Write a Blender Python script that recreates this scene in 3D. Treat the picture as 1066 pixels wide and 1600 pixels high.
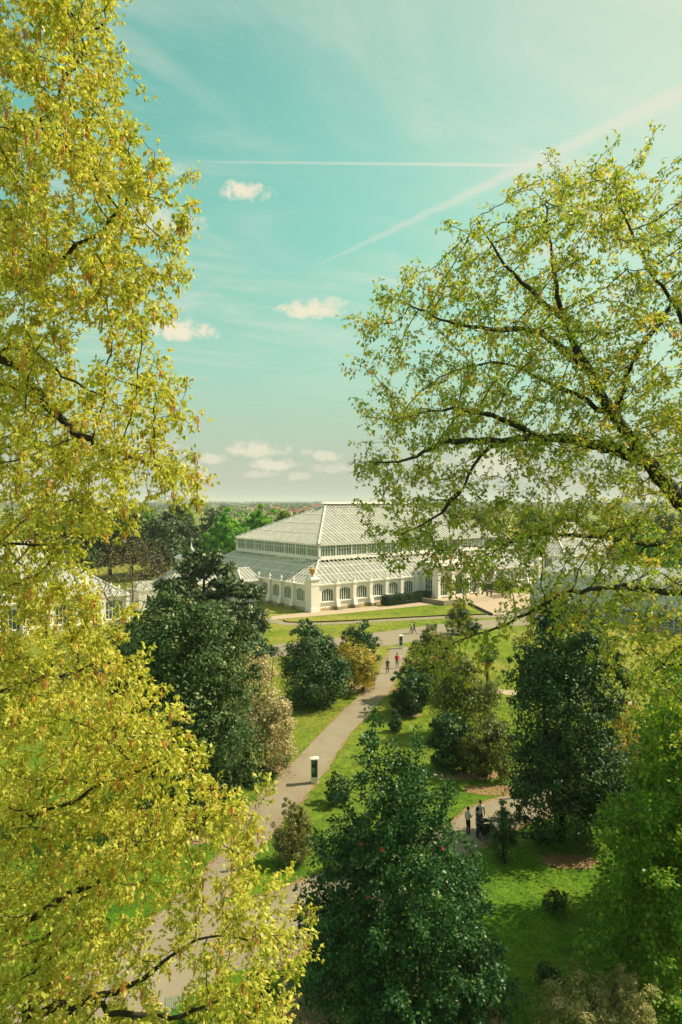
import bpy, bmesh, math, random
import numpy as np
from mathutils import Vector, Matrix

# ------------------------------------------------------------------ clear
for o in list(bpy.data.objects):
    bpy.data.objects.remove(o)
scene = bpy.context.scene
COL = scene.collection
R = math.radians
rng = np.random.default_rng(7)
random.seed(7)

# ------------------------------------------------------------------ camera
CAM_H, HORIZON, FPX, CX = 19.0, 783.0, 1066.7, 533.0
cam_data = bpy.data.cameras.new('camera')
cam = bpy.data.objects.new('camera', cam_data)
COL.objects.link(cam)
cam_data.sensor_fit = 'VERTICAL'
cam_data.sensor_height = 36.0
cam_data.lens = 24.0
cam_data.clip_start = 0.1
cam_data.clip_end = 60000.0
cam.location = (0, 0, CAM_H)
cam.rotation_euler = (R(90) - math.atan(17.0 / FPX), 0, 0)
scene.camera = cam

# ------------------------------------------------------------------ light
SUN_AZ = R(76.0)        # clockwise from +Y (the view direction)
SUN_EL = R(46.0)
sun_vec = Vector((math.sin(SUN_AZ) * math.cos(SUN_EL), math.cos(SUN_AZ) * math.cos(SUN_EL), math.sin(SUN_EL)))
sd = bpy.data.lights.new('sun', 'SUN')
sd.energy = 4.2
sd.angle = R(0.53)
sd.color = (1.0, 0.90, 0.66)
sun = bpy.data.objects.new('sun', sd)
COL.objects.link(sun)
sun.rotation_euler = (-sun_vec).to_track_quat('-Z', 'Y').to_euler()
sun.location = (60, 15, 80)

scene.view_settings.view_transform = 'Standard'
scene.view_settings.look = 'None'
scene.view_settings.gamma = 1.0
scene.view_settings.use_curve_mapping = False
scene.view_settings.exposure = 0.74
scene.render.engine = 'CYCLES'
scene.cycles.max_bounces = 6
scene.cycles.diffuse_bounces = 3
scene.cycles.glossy_bounces = 2
scene.cycles.transmission_bounces = 3
scene.cycles.transparent_max_bounces = 12

# ------------------------------------------------------------------ world: Nishita sky, cirrus, contrails, small cumulus
world = bpy.data.worlds.new('World')
scene.world = world
world.use_nodes = True
WN = world.node_tree
WN.nodes.clear()


class NG:
    """tiny helper to write node graphs as expressions"""
    def __init__(self, tree):
        self.t = tree

    def put(self, sock, v):
        if isinstance(v, bpy.types.NodeSocket):
            self.t.links.new(v, sock)
        else:
            sock.default_value = v

    def m(self, op, a, b=None, c=None, clamp=False):
        n = self.t.nodes.new('ShaderNodeMath')
        n.operation = op
        n.use_clamp = clamp
        for i, v in enumerate((a, b, c)):
            if v is not None:
                self.put(n.inputs[i], v)
        return n.outputs[0]

    def mix(self, fac, a, b, blend='MIX'):
        n = self.t.nodes.new('ShaderNodeMix')
        n.data_type = 'RGBA'
        n.blend_type = blend
        self.put(n.inputs[0], fac)
        self.put(n.inputs[6], a)
        self.put(n.inputs[7], b)
        return n.outputs[2]

    def noise(self, vec, scale, detail=4.0, rough=0.55, dist=0.0, out=0):
        n = self.t.nodes.new('ShaderNodeTexNoise')
        n.inputs['Scale'].default_value = scale
        n.inputs['Detail'].default_value = detail
        n.inputs['Roughness'].default_value = rough
        n.inputs['Distortion'].default_value = dist
        if vec is not None:
            self.t.links.new(vec, n.inputs['Vector'])
        return n.outputs[out]

    def ramp(self, fac, stops, interp='LINEAR'):
        n = self.t.nodes.new('ShaderNodeValToRGB')
        n.color_ramp.interpolation = interp
        el = n.color_ramp.elements
        while len(el) < len(stops):
            el.new(0.5)
        for e, (p, c) in zip(el, stops):
            e.position = p
            e.color = c if len(c) == 4 else (*c, 1)
        self.put(n.inputs[0], fac)
        return n.outputs[0]

    def smooth(self, v, a, b):
        n = self.t.nodes.new('ShaderNodeMapRange')
        n.interpolation_type = 'SMOOTHSTEP'
        self.put(n.inputs[0], v)
        n.inputs[1].default_value = a
        n.inputs[2].default_value = b
        n.inputs[3].default_value = 0.0
        n.inputs[4].default_value = 1.0
        return n.outputs[0]

    def xyz(self, x, y, z):
        n = self.t.nodes.new('ShaderNodeCombineXYZ')
        for i, v in enumerate((x, y, z)):
            self.put(n.inputs[i], v)
        return n.outputs[0]

    def sep(self, v):
        n = self.t.nodes.new('ShaderNodeSeparateXYZ')
        self.t.links.new(v, n.inputs[0])
        return n.outputs


def build_world():
    g = NG(WN)
    tc = WN.nodes.new('ShaderNodeTexCoord').outputs['Generated']
    sky = WN.nodes.new('ShaderNodeTexSky')
    sky.sky_type = 'NISHITA'
    sky.sun_disc = False
    sky.sun_elevation = SUN_EL
    sky.sun_rotation = SUN_AZ
    sky.altitude = 20
    sky.air_density = 1.0
    sky.dust_density = 1.6
    sky.ozone_density = 1.0
    col = g.mix(1.0, sky.outputs[0], SKY_TINT, 'MULTIPLY')
    x, y, z = g.sep(tc)
    zc = g.m('MAXIMUM', z, 0.02)
    p = g.m('DIVIDE', x, zc)          # a level cloud sheet overhead, in units of its height
    q = g.m('DIVIDE', y, zc)
    up = g.smooth(z, 0.02, 0.42)
    # pale veil low down (the humid air near the horizon)
    mid = g.m('SUBTRACT', 1.0, g.smooth(z, -0.05, 0.52))
    col = g.mix(g.m('MULTIPLY', mid, 0.85), col, VEIL_MID)
    low = g.m('SUBTRACT', 1.0, g.smooth(z, -0.02, 0.19))
    col = g.mix(g.m('MULTIPLY', low, 0.88), col, VEIL)
    # thin aerosol glare toward the sun's side of the sky
    sv = WN.nodes.new('ShaderNodeVectorMath')
    sv.operation = 'DOT_PRODUCT'
    WN.links.new(tc, sv.inputs[0])
    sv.inputs[1].default_value = tuple(sun_vec)
    glare = g.m('MULTIPLY', g.smooth(sv.outputs['Value'], 0.36, 1.0), 0.95)
    col = g.mix(glare, col, (3.0, 2.85, 2.3, 1))
    # cirrus: stretched noise on the sheet
    rp = g.m('ADD', g.m('MULTIPLY', p, 0.82), g.m('MULTIPLY', q, 0.57))
    rq = g.m('SUBTRACT', g.m('MULTIPLY', q, 0.82), g.m('MULTIPLY', p, 0.57))
    v1 = g.xyz(g.m('MULTIPLY', rp, 0.5), g.m('MULTIPLY', rq, 1.0), 0.3)
    n1 = g.noise(v1, 1.5, 8.0, 0.66, 1.2)
    n2 = g.noise(g.xyz(p, g.m('MULTIPLY', q, 0.5), 4.0), 0.5, 3.0, 0.5, 0.3)
    ci = g.m('MULTIPLY', g.smooth(n1, 0.38, 0.74), g.smooth(n2, 0.26, 0.58))
    ci = g.m('MULTIPLY', g.m('MULTIPLY', ci, up), 1.0)
    col = g.mix(ci, col, CIRRUS)

    # contrails are straight lines on the sheet: (p0,q0)-(p1,q1), half widths, fade, strength
    def contrail(col, a, b, w0, w1, s0, s1, fray):
        dx, dy = b[0] - a[0], b[1] - a[1]
        L = math.hypot(dx, dy)
        ux, uy = dx / L, dy / L
        pa = g.m('SUBTRACT', p, a[0])
        qa = g.m('SUBTRACT', q, a[1])
        t = g.m('DIVIDE', g.m('ADD', g.m('MULTIPLY', pa, ux), g.m('MULTIPLY', qa, uy)), L)
        d = g.m('ADD', g.m('MULTIPLY', pa, -uy), g.m('MULTIPLY', qa, ux))
        nn = g.noise(g.xyz(p, q, 0.0), 9.0, 5.0, 0.6)
        d = g.m('ADD', d, g.m('MULTIPLY', g.m('SUBTRACT', nn, 0.5), fray))
        w = g.m('MULTIPLY_ADD', g.m('MINIMUM', g.m('MAXIMUM', t, 0.0), 1.0), w1 - w0, w0)
        e = g.m('DIVIDE', g.m('ABSOLUTE', d), w)
        body = g.m('SUBTRACT', 1.0, g.smooth(e, 0.0, 1.0))
        ends = g.m('MULTIPLY', g.smooth(t, -0.02, 0.10), g.m('SUBTRACT', 1.0, g.smooth(t, 0.9, 1.05)))
        st = g.m('MULTIPLY_ADD', g.m('MINIMUM', g.m('MAXIMUM', t, 0.0), 1.0), s1 - s0, s0)
        nb = g.m('MULTIPLY_ADD', g.noise(g.xyz(p, q, 2.0), 5.0, 4.0), 0.9, 0.5)
        k = g.m('MULTIPLY', g.m('MULTIPLY', body, ends), g.m('MULTIPLY', st, nb), clamp=True)
        k = g.m('MULTIPLY', k, up)
        return g.mix(k, col, CIRRUS)

    def pq(px, py):
        return ((px - CX) / (HORIZON - py), FPX / (HORIZON - py))
    col = contrail(col, pq(300, 257), pq(862, 263), 0.012, 0.018, 0.25, 0.95, 0.012)
    col = contrail(col, pq(1300, 40), pq(500, 415), 0.075, 0.024, 0.95, 0.30, 0.05)
    col = contrail(col, pq(150, 30), pq(450, 260), 0.06, 0.08, 0.16, 0.05, 0.08)
    col = contrail(col, pq(290, 470), pq(420, 400), 0.04, 0.05, 0.22, 0.06, 0.06)
    # fair-weather cumulus, by compass bearing and height angle: bearing, elevation, half-widths (radians), strength
    az = g.m('ARCTAN2', x, y)
    el = g.m('ARCSINE', z)
    nz = g.noise(tc, 62.0, 6.0, 0.66)
    nz2 = g.noise(tc, 16.0, 3.0, 0.55)

    def bearing(px, py):
        v = Vector(((px - CX) / FPX, 1.0, (HORIZON - py) / FPX)).normalized()
        return math.atan2(v.x, v.y), math.asin(v.z)
    puffs = [(385, 306, 30, 12, .95), (493, 487, 35, 13, .95), (520, 478, 16, 8, .7), (283, 520, 36, 14, 1.0),
             (254, 352, 44, 19, .6), (283, 272, 16, 7, .45), (404, 704, 34, 13, .75), (428, 727, 28, 9, .8), (333, 718, 15, 8, .7),
             (405, 742, 22, 5, .5), (512, 715, 16, 7, .65), (522, 733, 24, 7, .45), (478, 707, 8, 5, .4), (466, 745, 14, 6, .5), (315, 745, 14, 7, .5), (770, 730, 60, 22, .6), (220, 700, 40, 12, .5)]
    mask = None
    for (px, py, wx, wy, s) in puffs:
        a0, e0 = bearing(px, py)
        ax = g.m('DIVIDE', g.m('SUBTRACT', az, a0), wx * 1.5 / FPX)
        ey0 = g.m('DIVIDE', g.m('SUBTRACT', el, e0), wy * 1.5 / FPX)
        ey = g.m('MAXIMUM', ey0, g.m('MULTIPLY', ey0, -1.5))      # flatter base
        d = g.m('ADD', g.m('MULTIPLY', ax, ax), g.m('MULTIPLY', ey, ey))
        d = g.m('ADD', d, g.m('MULTIPLY', g.m('SUBTRACT', nz, 0.5), 3.4))
        d = g.m('ADD', d, g.m('MULTIPLY', g.m('SUBTRACT', nz2, 0.5), 1.6))
        k = g.m('MULTIPLY', g.m('SUBTRACT', 1.0, g.smooth(d, 0.05, 1.15)), s)
        mask = k if mask is None else g.m('MAXIMUM', mask, k)
    col = g.mix(mask, col, CUMULUS)
    bg = WN.nodes.new('ShaderNodeBackground')
    WN.links.new(col, bg.inputs['Color'])
    bg.inputs['Strength'].default_value = SKY_STRENGTH
    out = WN.nodes.new('ShaderNodeOutputWorld')
    WN.links.new(bg.outputs[0], out.inputs['Surface'])


SKY_STRENGTH = 0.15
SKY_TINT = (0.54, 1.02, 0.54, 1)
VEIL = (2.08, 2.2, 1.80, 1)
VEIL_MID = (1.66, 1.86, 1.68, 1)
CIRRUS = (3.1, 3.2, 2.6, 1)
CUMULUS = (3.6, 3.3, 2.5, 1)
build_world()
world.cycles.sampling_method = 'MANUAL'
world.cycles.sample_map_resolution = 512


# ------------------------------------------------------------------ helpers
def at(px, py, d):
    """point seen at pixel (px, py) of the photograph at distance d along the view axis"""
    return Vector(((px - CX) / FPX * d, d, CAM_H - (py - HORIZON) / FPX * d))


def gp(px, py, z=0.0):
    """point of the ground seen at pixel (px, py)"""
    d = (CAM_H - z) * FPX / (py - HORIZON)
    return Vector(((px - CX) / FPX * d, d, z))


def link(o, parent=None):
    COL.objects.link(o)
    if parent is not None:
        o.parent = parent
    return o


def tag(o, label=None, cat=None, group=None, kind=None):
    for k, v in (('label', label), ('category', cat), ('group', group), ('kind', kind)):
        if v:
            o[k] = v
    return o


def thing(name, label, cat, loc=(0, 0, 0), rotz=0.0, group=None):
    o = bpy.data.objects.new(name, None)
    o.empty_display_size = 0.5
    o.location = loc
    o.rotation_euler = (0, 0, rotz)
    link(o)
    return tag(o, label, cat, group)


def put(name, mesh, parent=None, loc=(0, 0, 0), rotz=0.0, scale=None, kind=None):
    o = bpy.data.objects.new(name, mesh)
    o.location = loc
    o.rotation_euler = (0, 0, rotz)
    if scale:
        o.scale = scale
    if kind:
        o['kind'] = kind
    return link(o, parent)


class MB:
    """collects polygons; build() makes one mesh"""
    def __init__(self):
        self.v, self.f, self.mi = [], [], []

    def poly(self, pts, mi=0):
        n = len(self.v)
        self.v.extend([tuple(p) for p in pts])
        self.f.append(tuple(range(n, n + len(pts))))
        self.mi.append(mi)
        return self

    def box(self, x0, x1, y0, y1, z0, z1, mi=0, top=1.0):
        cx, cy = (x0 + x1) / 2, (y0 + y1) / 2
        a = [(x0, y0, z0), (x1, y0, z0), (x1, y1, z0), (x0, y1, z0)]
        b = [(cx + (x - cx) * top, cy + (y - cy) * top, z1) for x, y, _ in a]
        return self.hexa(a + b, mi)

    def hexa(self, p, mi=0):
        n = len(self.v)
        self.v.extend([tuple(q) for q in p])
        for f in ((3, 2, 1, 0), (4, 5, 6, 7), (0, 1, 5, 4), (1, 2, 6, 5), (2, 3, 7, 6), (3, 0, 4, 7)):
            self.f.append(tuple(n + i for i in f))
            self.mi.append(mi)
        return self

    def beam(self, p, q, w, h, mi=0, up=(0, 0, 1)):
        p, q, up = Vector(p), Vector(q), Vector(up)
        d = (q - p).normalized()
        s = d.cross(up)
        if s.length < 1e-4:
            s = d.cross(Vector((1, 0, 0)))
        s.normalize()
        u = s.cross(d)
        a, b = s * w / 2, u * h / 2
        return self.hexa([p - a - b, p + a - b, q + a - b, q - a - b, p - a + b, p + a + b, q + a + b, q - a + b], mi)

    def tube(self, pts, rad, n=6, mi=0, cap=True):
        pts = [Vector(p) for p in pts]
        if not hasattr(rad, '__len__'):
            rad = [rad] * len(pts)
        base = len(self.v)
        for i, p in enumerate(pts):
            d = (pts[min(i + 1, len(pts) - 1)] - pts[max(i - 1, 0)]).normalized()
            a = d.cross(Vector((0.31, 0.52, 0.79)) if abs(d.z) < 0.9 else Vector((1, 0, 0))).normalized()
            b = d.cross(a)
            for k in range(n):
                t = 2 * math.pi * k / n
                self.v.append(tuple(p + (a * math.cos(t) + b * math.sin(t)) * rad[i]))
        for i in range(len(pts) - 1):
            for k in range(n):
                k2 = (k + 1) % n
                self.f.append((base + i * n + k, base + i * n + k2, base + (i + 1) * n + k2, base + (i + 1) * n + k))
                self.mi.append(mi)
        if cap:
            self.f.append(tuple(base + k for k in range(n))[::-1])
            self.f.append(tuple(base + (len(pts) - 1) * n + k for k in range(n)))
            self.mi += [mi, mi]
        return self

    def lathe(self, prof, n=10, c=(0, 0, 0), mi=0):
        base = len(self.v)
        for r, z in prof:
            for k in range(n):
                t = 2 * math.pi * k / n
                self.v.append((c[0] + r * math.cos(t), c[1] + r * math.sin(t), c[2] + z))
        for i in range(len(prof) - 1):
            for k in range(n):
                k2 = (k + 1) % n
                self.f.append((base + i * n + k, base + i * n + k2, base + (i + 1) * n + k2, base + (i + 1) * n + k))
                self.mi.append(mi)
        return self

    def mesh(self, name, mats, smooth=False):
        me = bpy.data.meshes.new(name)
        me.from_pydata(self.v, [], self.f)
        for m in (mats if isinstance(mats, (list, tuple)) else [mats]):
            me.materials.append(m)
        if any(self.mi):
            me.polygons.foreach_set('material_index', self.mi)
        if smooth:
            me.polygons.foreach_set('use_smooth', [True] * len(me.polygons))
        me.update()
        return me

    def build(self, name, mats, parent=None, kind=None, smooth=False, **k):
        return put(name, self.mesh(name, mats, smooth), parent, kind=kind, **k)


def np_mesh(name, verts, quads, mat, var=None, smooth=False):
    me = bpy.data.meshes.new(name)
    nv, nf, k = len(verts), len(quads), quads.shape[1]
    me.vertices.add(nv)
    me.vertices.foreach_set('co', np.ascontiguousarray(verts, dtype=np.float32).ravel())
    me.loops.add(nf * k)
    me.loops.foreach_set('vertex_index', np.ascontiguousarray(quads, dtype=np.int32).ravel())
    me.polygons.add(nf)
    me.polygons.foreach_set('loop_start', np.arange(0, nf * k, k, dtype=np.int32))
    me.polygons.foreach_set('loop_total', np.full(nf, k, dtype=np.int32))
    if smooth:
        me.polygons.foreach_set('use_smooth', np.ones(nf, dtype=bool))
    if var is not None:
        a = me.attributes.new('var', 'FLOAT', 'FACE')
        a.data.foreach_set('value', np.ascontiguousarray(var, dtype=np.float32))
    me.materials.append(mat)
    me.update(calc_edges=True)
    return me


# ------------------------------------------------------------------ materials
def new_mat(name):
    m = bpy.data.materials.new(name)
    m.use_nodes = True
    m.node_tree.nodes.clear()
    return m, NG(m.node_tree)


def out(g, shader, disp=None):
    o = g.t.nodes.new('ShaderNodeOutputMaterial')
    g.t.links.new(shader, o.inputs['Surface'])


def principled(g, col, rough=0.6, spec=0.4, metal=0.0, normal=None, alpha=None):
    b = g.t.nodes.new('ShaderNodeBsdfPrincipled')
    g.put(b.inputs['Base Color'], col if isinstance(col, bpy.types.NodeSocket) else (*col[:3], 1))
    g.put(b.inputs['Roughness'], rough)
    g.put(b.inputs['Specular IOR Level'], spec)
    b.inputs['Metallic'].default_value = metal
    if normal is not None:
        g.t.links.new(normal, b.inputs['Normal'])
    if alpha is not None:
        g.put(b.inputs['Alpha'], alpha)
    return b.outputs[0]


def bump(g, h, strength, dist=0.05):
    n = g.t.nodes.new('ShaderNodeBump')
    n.inputs['Strength'].default_value = strength
    n.inputs['Distance'].default_value = dist
    g.t.links.new(h, n.inputs['Height'])
    return n.outputs[0]


def geo_pos(g):
    return g.t.nodes.new('ShaderNodeNewGeometry').outputs['Position']


def plain(name, col, rough=0.6, spec=0.4, metal=0.0, vary=0.18, scale=3.0):
    """paint, cloth, stone: a base colour with soft wear and grain"""
    m, g = new_mat(name)
    tc = g.t.nodes.new('ShaderNodeTexCoord').outputs['Object']
    n = g.noise(tc, scale, 6.0, 0.6)
    c = g.mix(g.smooth(n, 0.3, 0.7), tuple(x * (1 - vary) for x in col) + (1,), tuple(min(1, x * (1 + vary * .5)) for x in col) + (1,))
    fine = g.noise(tc, scale * 14, 3.0)
    out(g, principled(g, c, rough, spec, metal, bump(g, fine, 0.15, 0.01)))
    return m


def leaf_mat(name, stops, trans=0.4, tcol=1.25, rough=0.45, spec=0.35):
    """foliage: colour runs over a ramp with each leaf's own value"""
    m, g = new_mat(name)
    a = g.t.nodes.new('ShaderNodeAttribute')
    a.attribute_name = 'var'
    c = g.ramp(a.outputs['Fac'], stops)
    pr = principled(g, c, rough, spec)
    tr = g.t.nodes.new('ShaderNodeBsdfTranslucent')
    tc = g.mix(1.0, c, (tcol, tcol * 1.0, tcol * 0.55, 1), 'MULTIPLY')
    g.t.links.new(tc, tr.inputs['Color'])
    ms = g.t.nodes.new('ShaderNodeMixShader')
    ms.inputs[0].default_value = trans
    g.t.links.new(pr, ms.inputs[1])
    g.t.links.new(tr.outputs[0], ms.inputs[2])
    out(g, ms.outputs[0])
    return m


M = {}
# foliage
M['oak'] = leaf_mat('young_oak_leaf', [(0.0, (.22, .27, .025)), (0.35, (.44, .44, .050)), (0.7, (.66, .62, .11)), (0.93, (.77, .68, .17)), (1.0, (.62, .30, .08))], 0.45)
M['oak2'] = leaf_mat('spring_oak_leaf', [(0.0, (.13, .23, .024)), (0.4, (.30, .38, .045)), (0.75, (.52, .50, .09)), (0.93, (.68, .52, .14)), (1.0, (.60, .30, .10))], 0.5)
M['maple'] = leaf_mat('bright_green_leaf', [(0.0, (.07, .17, .012)), (0.5, (.17, .31, .018)), (0.9, (.34, .43, .034)), (1.0, (.48, .40, .07))], 0.46)
M['holly'] = leaf_mat('holly_leaf', [(0.0, (.018, .068, .018)), (0.6, (.044, .13, .028)), (1.0, (.16, .24, .045))], 0.16, 1.4, 0.42, 0.3)
M['evergreen'] = leaf_mat('evergreen_leaf', [(0.0, (.018, .062, .018)), (0.6, (.042, .112, .027)), (1.0, (.14, .205, .05))], 0.12, 1.3, 0.48, 0.28)
M['holm'] = leaf_mat('holm_oak_leaf', [(0.0, (.028, .072, .018)), (0.6, (.070, .13, .034)), (0.9, (.17, .22, .068)), (1.0, (.30, .31, .12))], 0.14, 1.3, 0.5, 0.25)
M['cream'] = leaf_mat('cream_blossom_leaf', [(0.0, (.16, .18, .05)), (0.3, (.40, .34, .15)), (0.7, (.64, .52, .29)), (1.0, (.75, .62, .40))], 0.25, 1.1)
M['gold'] = leaf_mat('golden_leaf', [(0.0, (.10, .14, .018)), (0.45, (.34, .30, .04)), (0.8, (.62, .45, .07)), (1.0, (.72, .46, .13))], 0.3)
M['bushgreen'] = leaf_mat('shrub_leaf', [(0.0, (.018, .07, .014)), (0.6, (.05, .125, .022)), (1.0, (.15, .21, .04))], 0.22)
M['olive'] = leaf_mat('olive_leaf', [(0.0, (.06, .10, .018)), (0.5, (.16, .19, .035)), (0.85, (.34, .30, .06)), (1.0, (.46, .28, .10))], 0.3)
M['cedar'] = leaf_mat('cedar_needle', [(0.0, (.036, .072, .026)), (0.6, (.080, .13, .045)), (1.0, (.20, .23, .08))], 0.1)
M['chestnut'] = leaf_mat('chestnut_leaf', [(0.0, (.07, .22, .016)), (0.6, (.16, .40, .03)), (1.0, (.34, .54, .06))], 0.35)
M['budding'] = leaf_mat('bronze_bud', [(0.0, (.16, .12, .05)), (0.6, (.30, .23, .09)), (1.0, (.40, .33, .12))], 0.25)
M['heath'] = leaf_mat('heath_spray', [(0.0, (.11, .14, .03)), (0.5, (.28, .27, .08)), (1.0, (.52, .40, .20))], 0.3)
M['farwood'] = leaf_mat('far_wood_leaf', [(0.0, (.03, .06, .022)), (0.6, (.06, .105, .03)), (1.0, (.16, .19, .05))], 0.15)
M['hedge'] = leaf_mat('hedge_leaf', [(0.0, (.014, .045, .014)), (0.7, (.03, .08, .02)), (1.0, (.07, .12, .03))], 0.15)
M['grassblade'] = leaf_mat('grass_blade', [(0.0, (.05, .13, .010)), (0.5, (.13, .21, .016)), (1.0, (.30, .32, .04))], 0.35)
M['catkin'] = plain('catkin', (.66, .29, .08), .8, .2, vary=.35, scale=8)
M['palm'] = leaf_mat('palm_frond', [(0.0, (.03, .08, .02)), (1.0, (.08, .15, .03))], 0.2)
M['deadpalm'] = plain('dead_palm_frond', (.55, .22, .05), .8, .2, vary=.3)
M['petal'] = plain('red_petal', (.65, .06, .06), .6, .3, vary=.3)


def bark(name, dark, light, scale=5.0):
    m, g = new_mat(name)
    p = geo_pos(g)
    s = g.sep(p)
    v = g.xyz(s[0], s[1], g.m('MULTIPLY', s[2], 0.3))
    n = g.noise(v, scale * 3, 7.0, 0.65, 0.6)
    moss = g.noise(p, 0.9, 4.0)
    c = g.ramp(n, [(0.3, dark), (0.7, light)])
    c = g.mix(g.m('MULTIPLY', g.smooth(moss, 0.5, 0.7), 0.5), c, (.05, .07, .02, 1))
    out(g, principled(g, c, .9, .15, normal=bump(g, n, .6, .04)))
    return m


M['bark'] = bark('oak_bark', (.020, .018, .013), (.070, .060, .042))
M['barkpale'] = bark('grey_bark', (.07, .06, .045), (.20, .17, .12))
M['twig'] = bark('bronze_twig', (.10, .08, .05), (.24, .19, .13))


def ground_mat():
    m, g = new_mat('lawn')
    p = geo_pos(g)
    a = g.noise(p, 0.035, 5.0, 0.55, 0.4)
    b = g.noise(p, 0.45, 7.0, 0.68, 0.6)
    c = g.noise(p, 6.0, 4.0, 0.65)
    base = g.ramp(b, [(0.3, (.080, .145, .010)), (0.5, (.165, .220, .014)), (0.7, (.245, .260, .024))])
    dry = g.mix(g.m('MULTIPLY', g.smooth(a, 0.42, 0.62), 0.8), base, (.33, .29, .060, 1))
    py_ = g.sep(p)[1]
    far_lawn = g.m('MULTIPLY_ADD', g.smooth(py_, 30.0, 75.0), .85, .15)
    dry = g.mix(far_lawn, g.ramp(b, [(0.25, (.040, .130, .006)), (0.5, (.085, .200, .009)), (0.75, (.150, .235, .014))]), dry)  # near lawn: its own fresher green, deepened by shade put into the colour
    worn = g.m('MULTIPLY', g.smooth(g.noise(p, 0.16, 6.0, 0.62, 1.0), 0.62, 0.76), 0.45)
    dry = g.mix(worn, dry, (.36, .30, .13, 1))
    mott = g.noise(p, 1.6, 5.0, 0.7, 0.4)
    fine = g.mix(g.smooth(g.m('ADD', g.m('MULTIPLY', c, .5), g.m('MULTIPLY', mott, .5)), 0.36, 0.66), (.48, .56, .5, 1), (1.38, 1.30, 1.3, 1))
    colr = g.mix(1.0, dry, fine, 'MULTIPLY')
    h = g.m('ADD', g.m('MULTIPLY', c, 0.6), g.noise(p, 25.0, 3.0, 0.7))
    out(g, principled(g, colr, .9, .12, normal=bump(g, h, .9, .06)))
    return m


def path_mat():
    m, g = new_mat('path_asphalt')
    p = geo_pos(g)
    n = g.noise(p, 0.5, 6.0, 0.6, 0.4)
    f = g.noise(p, 40.0, 3.0, 0.7)
    c = g.ramp(n, [(0.3, (.262, .215, .148)), (0.7, (.328, .275, .194))])
    c = g.mix(g.smooth(f, 0.35, 0.7), c, g.mix(1.0, c, (.80, .78, .76, 1), 'MULTIPLY'))
    st = g.smooth(g.noise(p, 1.7, 7.0, 0.7, 1.2), 0.60, 0.72)
    c = g.mix(g.m('MULTIPLY', st, .4), c, (.21, .17, .11, 1))
    pt = g.smooth(g.noise(p, .22, 3.0, .5), .52, .56)
    c = g.mix(g.m('MULTIPLY', pt, .18), c, (.26, .225, .17, 1))
    out(g, principled(g, c, .88, .2, normal=bump(g, f, .4, .01)))
    return m


def litter_mat():
    m, g = new_mat('leaf_litter')
    p = geo_pos(g)
    n = g.noise(p, 9.0, 6.0, 0.7, 0.6)
    b = g.noise(p, 0.8, 4.0)
    c = g.ramp(n, [(0.25, (.11, .065, .03)), (0.5, (.30, .19, .10)), (0.75, (.48, .35, .22))])
    c = g.mix(g.m('MULTIPLY', g.smooth(b, .45, .65), .6), c, (.17, .16, .03, 1))
    out(g, principled(g, c, .95, .1, normal=bump(g, n, .8, .05)))
    return m


M['lawn'] = ground_mat()
M['path'] = path_mat()
M['litter'] = litter_mat()
M['gravel'] = plain('pale_gravel', (.46, .36, .25), .95, .1, vary=.2, scale=2.0)
M['kerb'] = plain('dark_edging', (.07, .055, .04), .9, .1, vary=.3)


def masonry():
    m, g = new_mat('cream_stucco')
    p = geo_pos(g)
    s = g.sep(p)
    streak = g.noise(g.xyz(g.m('MULTIPLY', s[0], 2.2), g.m('MULTIPLY', s[1], 2.2), g.m('MULTIPLY', s[2], .35)), 1.6, 6.0, .65)
    dirt = g.m('MULTIPLY', g.smooth(streak, .45, .75), .35)
    c = g.mix(dirt, (.83, .755, .685, 1), (.60, .52, .42, 1))
    out(g, principled(g, c, .75, .25, normal=bump(g, g.noise(p, 30.0, 3.0), .15, .01)))
    return m


def roof_glass():
    m, g = new_mat('roof_glass')
    p = geo_pos(g)
    n = g.noise(p, .9, 7.0, .72, .6)
    c = g.ramp(n, [(.3, (.53, .51, .46)), (.7, (.75, .72, .64))])
    pr = principled(g, c, .22, .5)
    tr = g.t.nodes.new('ShaderNodeBsdfTransparent')
    tr.inputs['Color'].default_value = (.72, .78, .70, 1)
    ms = g.t.nodes.new('ShaderNodeMixShader')
    g.put(ms.inputs[0], g.m('MULTIPLY_ADD', n, .45, .28))
    g.t.links.new(tr.outputs[0], ms.inputs[1])
    g.t.links.new(pr, ms.inputs[2])
    out(g, ms.outputs[0])
    return m


def window_glass(name='window_glass', tint=(.03, .07, .055), trans=.45):
    m, g = new_mat(name)
    p = geo_pos(g)
    n = g.noise(p, 1.3, 4.0)
    c = g.mix(n, (*tint, 1), tuple(t * 2.6 for t in tint) + (1,))
    pr = principled(g, c, .08, .6)
    tr = g.t.nodes.new('ShaderNodeBsdfTransparent')
    tr.inputs['Color'].default_value = (.6, .75, .68, 1)
    ms = g.t.nodes.new('ShaderNodeMixShader')
    ms.inputs[0].default_value = 1 - trans
    g.t.links.new(tr.outputs[0], ms.inputs[1])
    g.t.links.new(pr, ms.inputs[2])
    out(g, ms.outputs[0])
    return m


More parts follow.
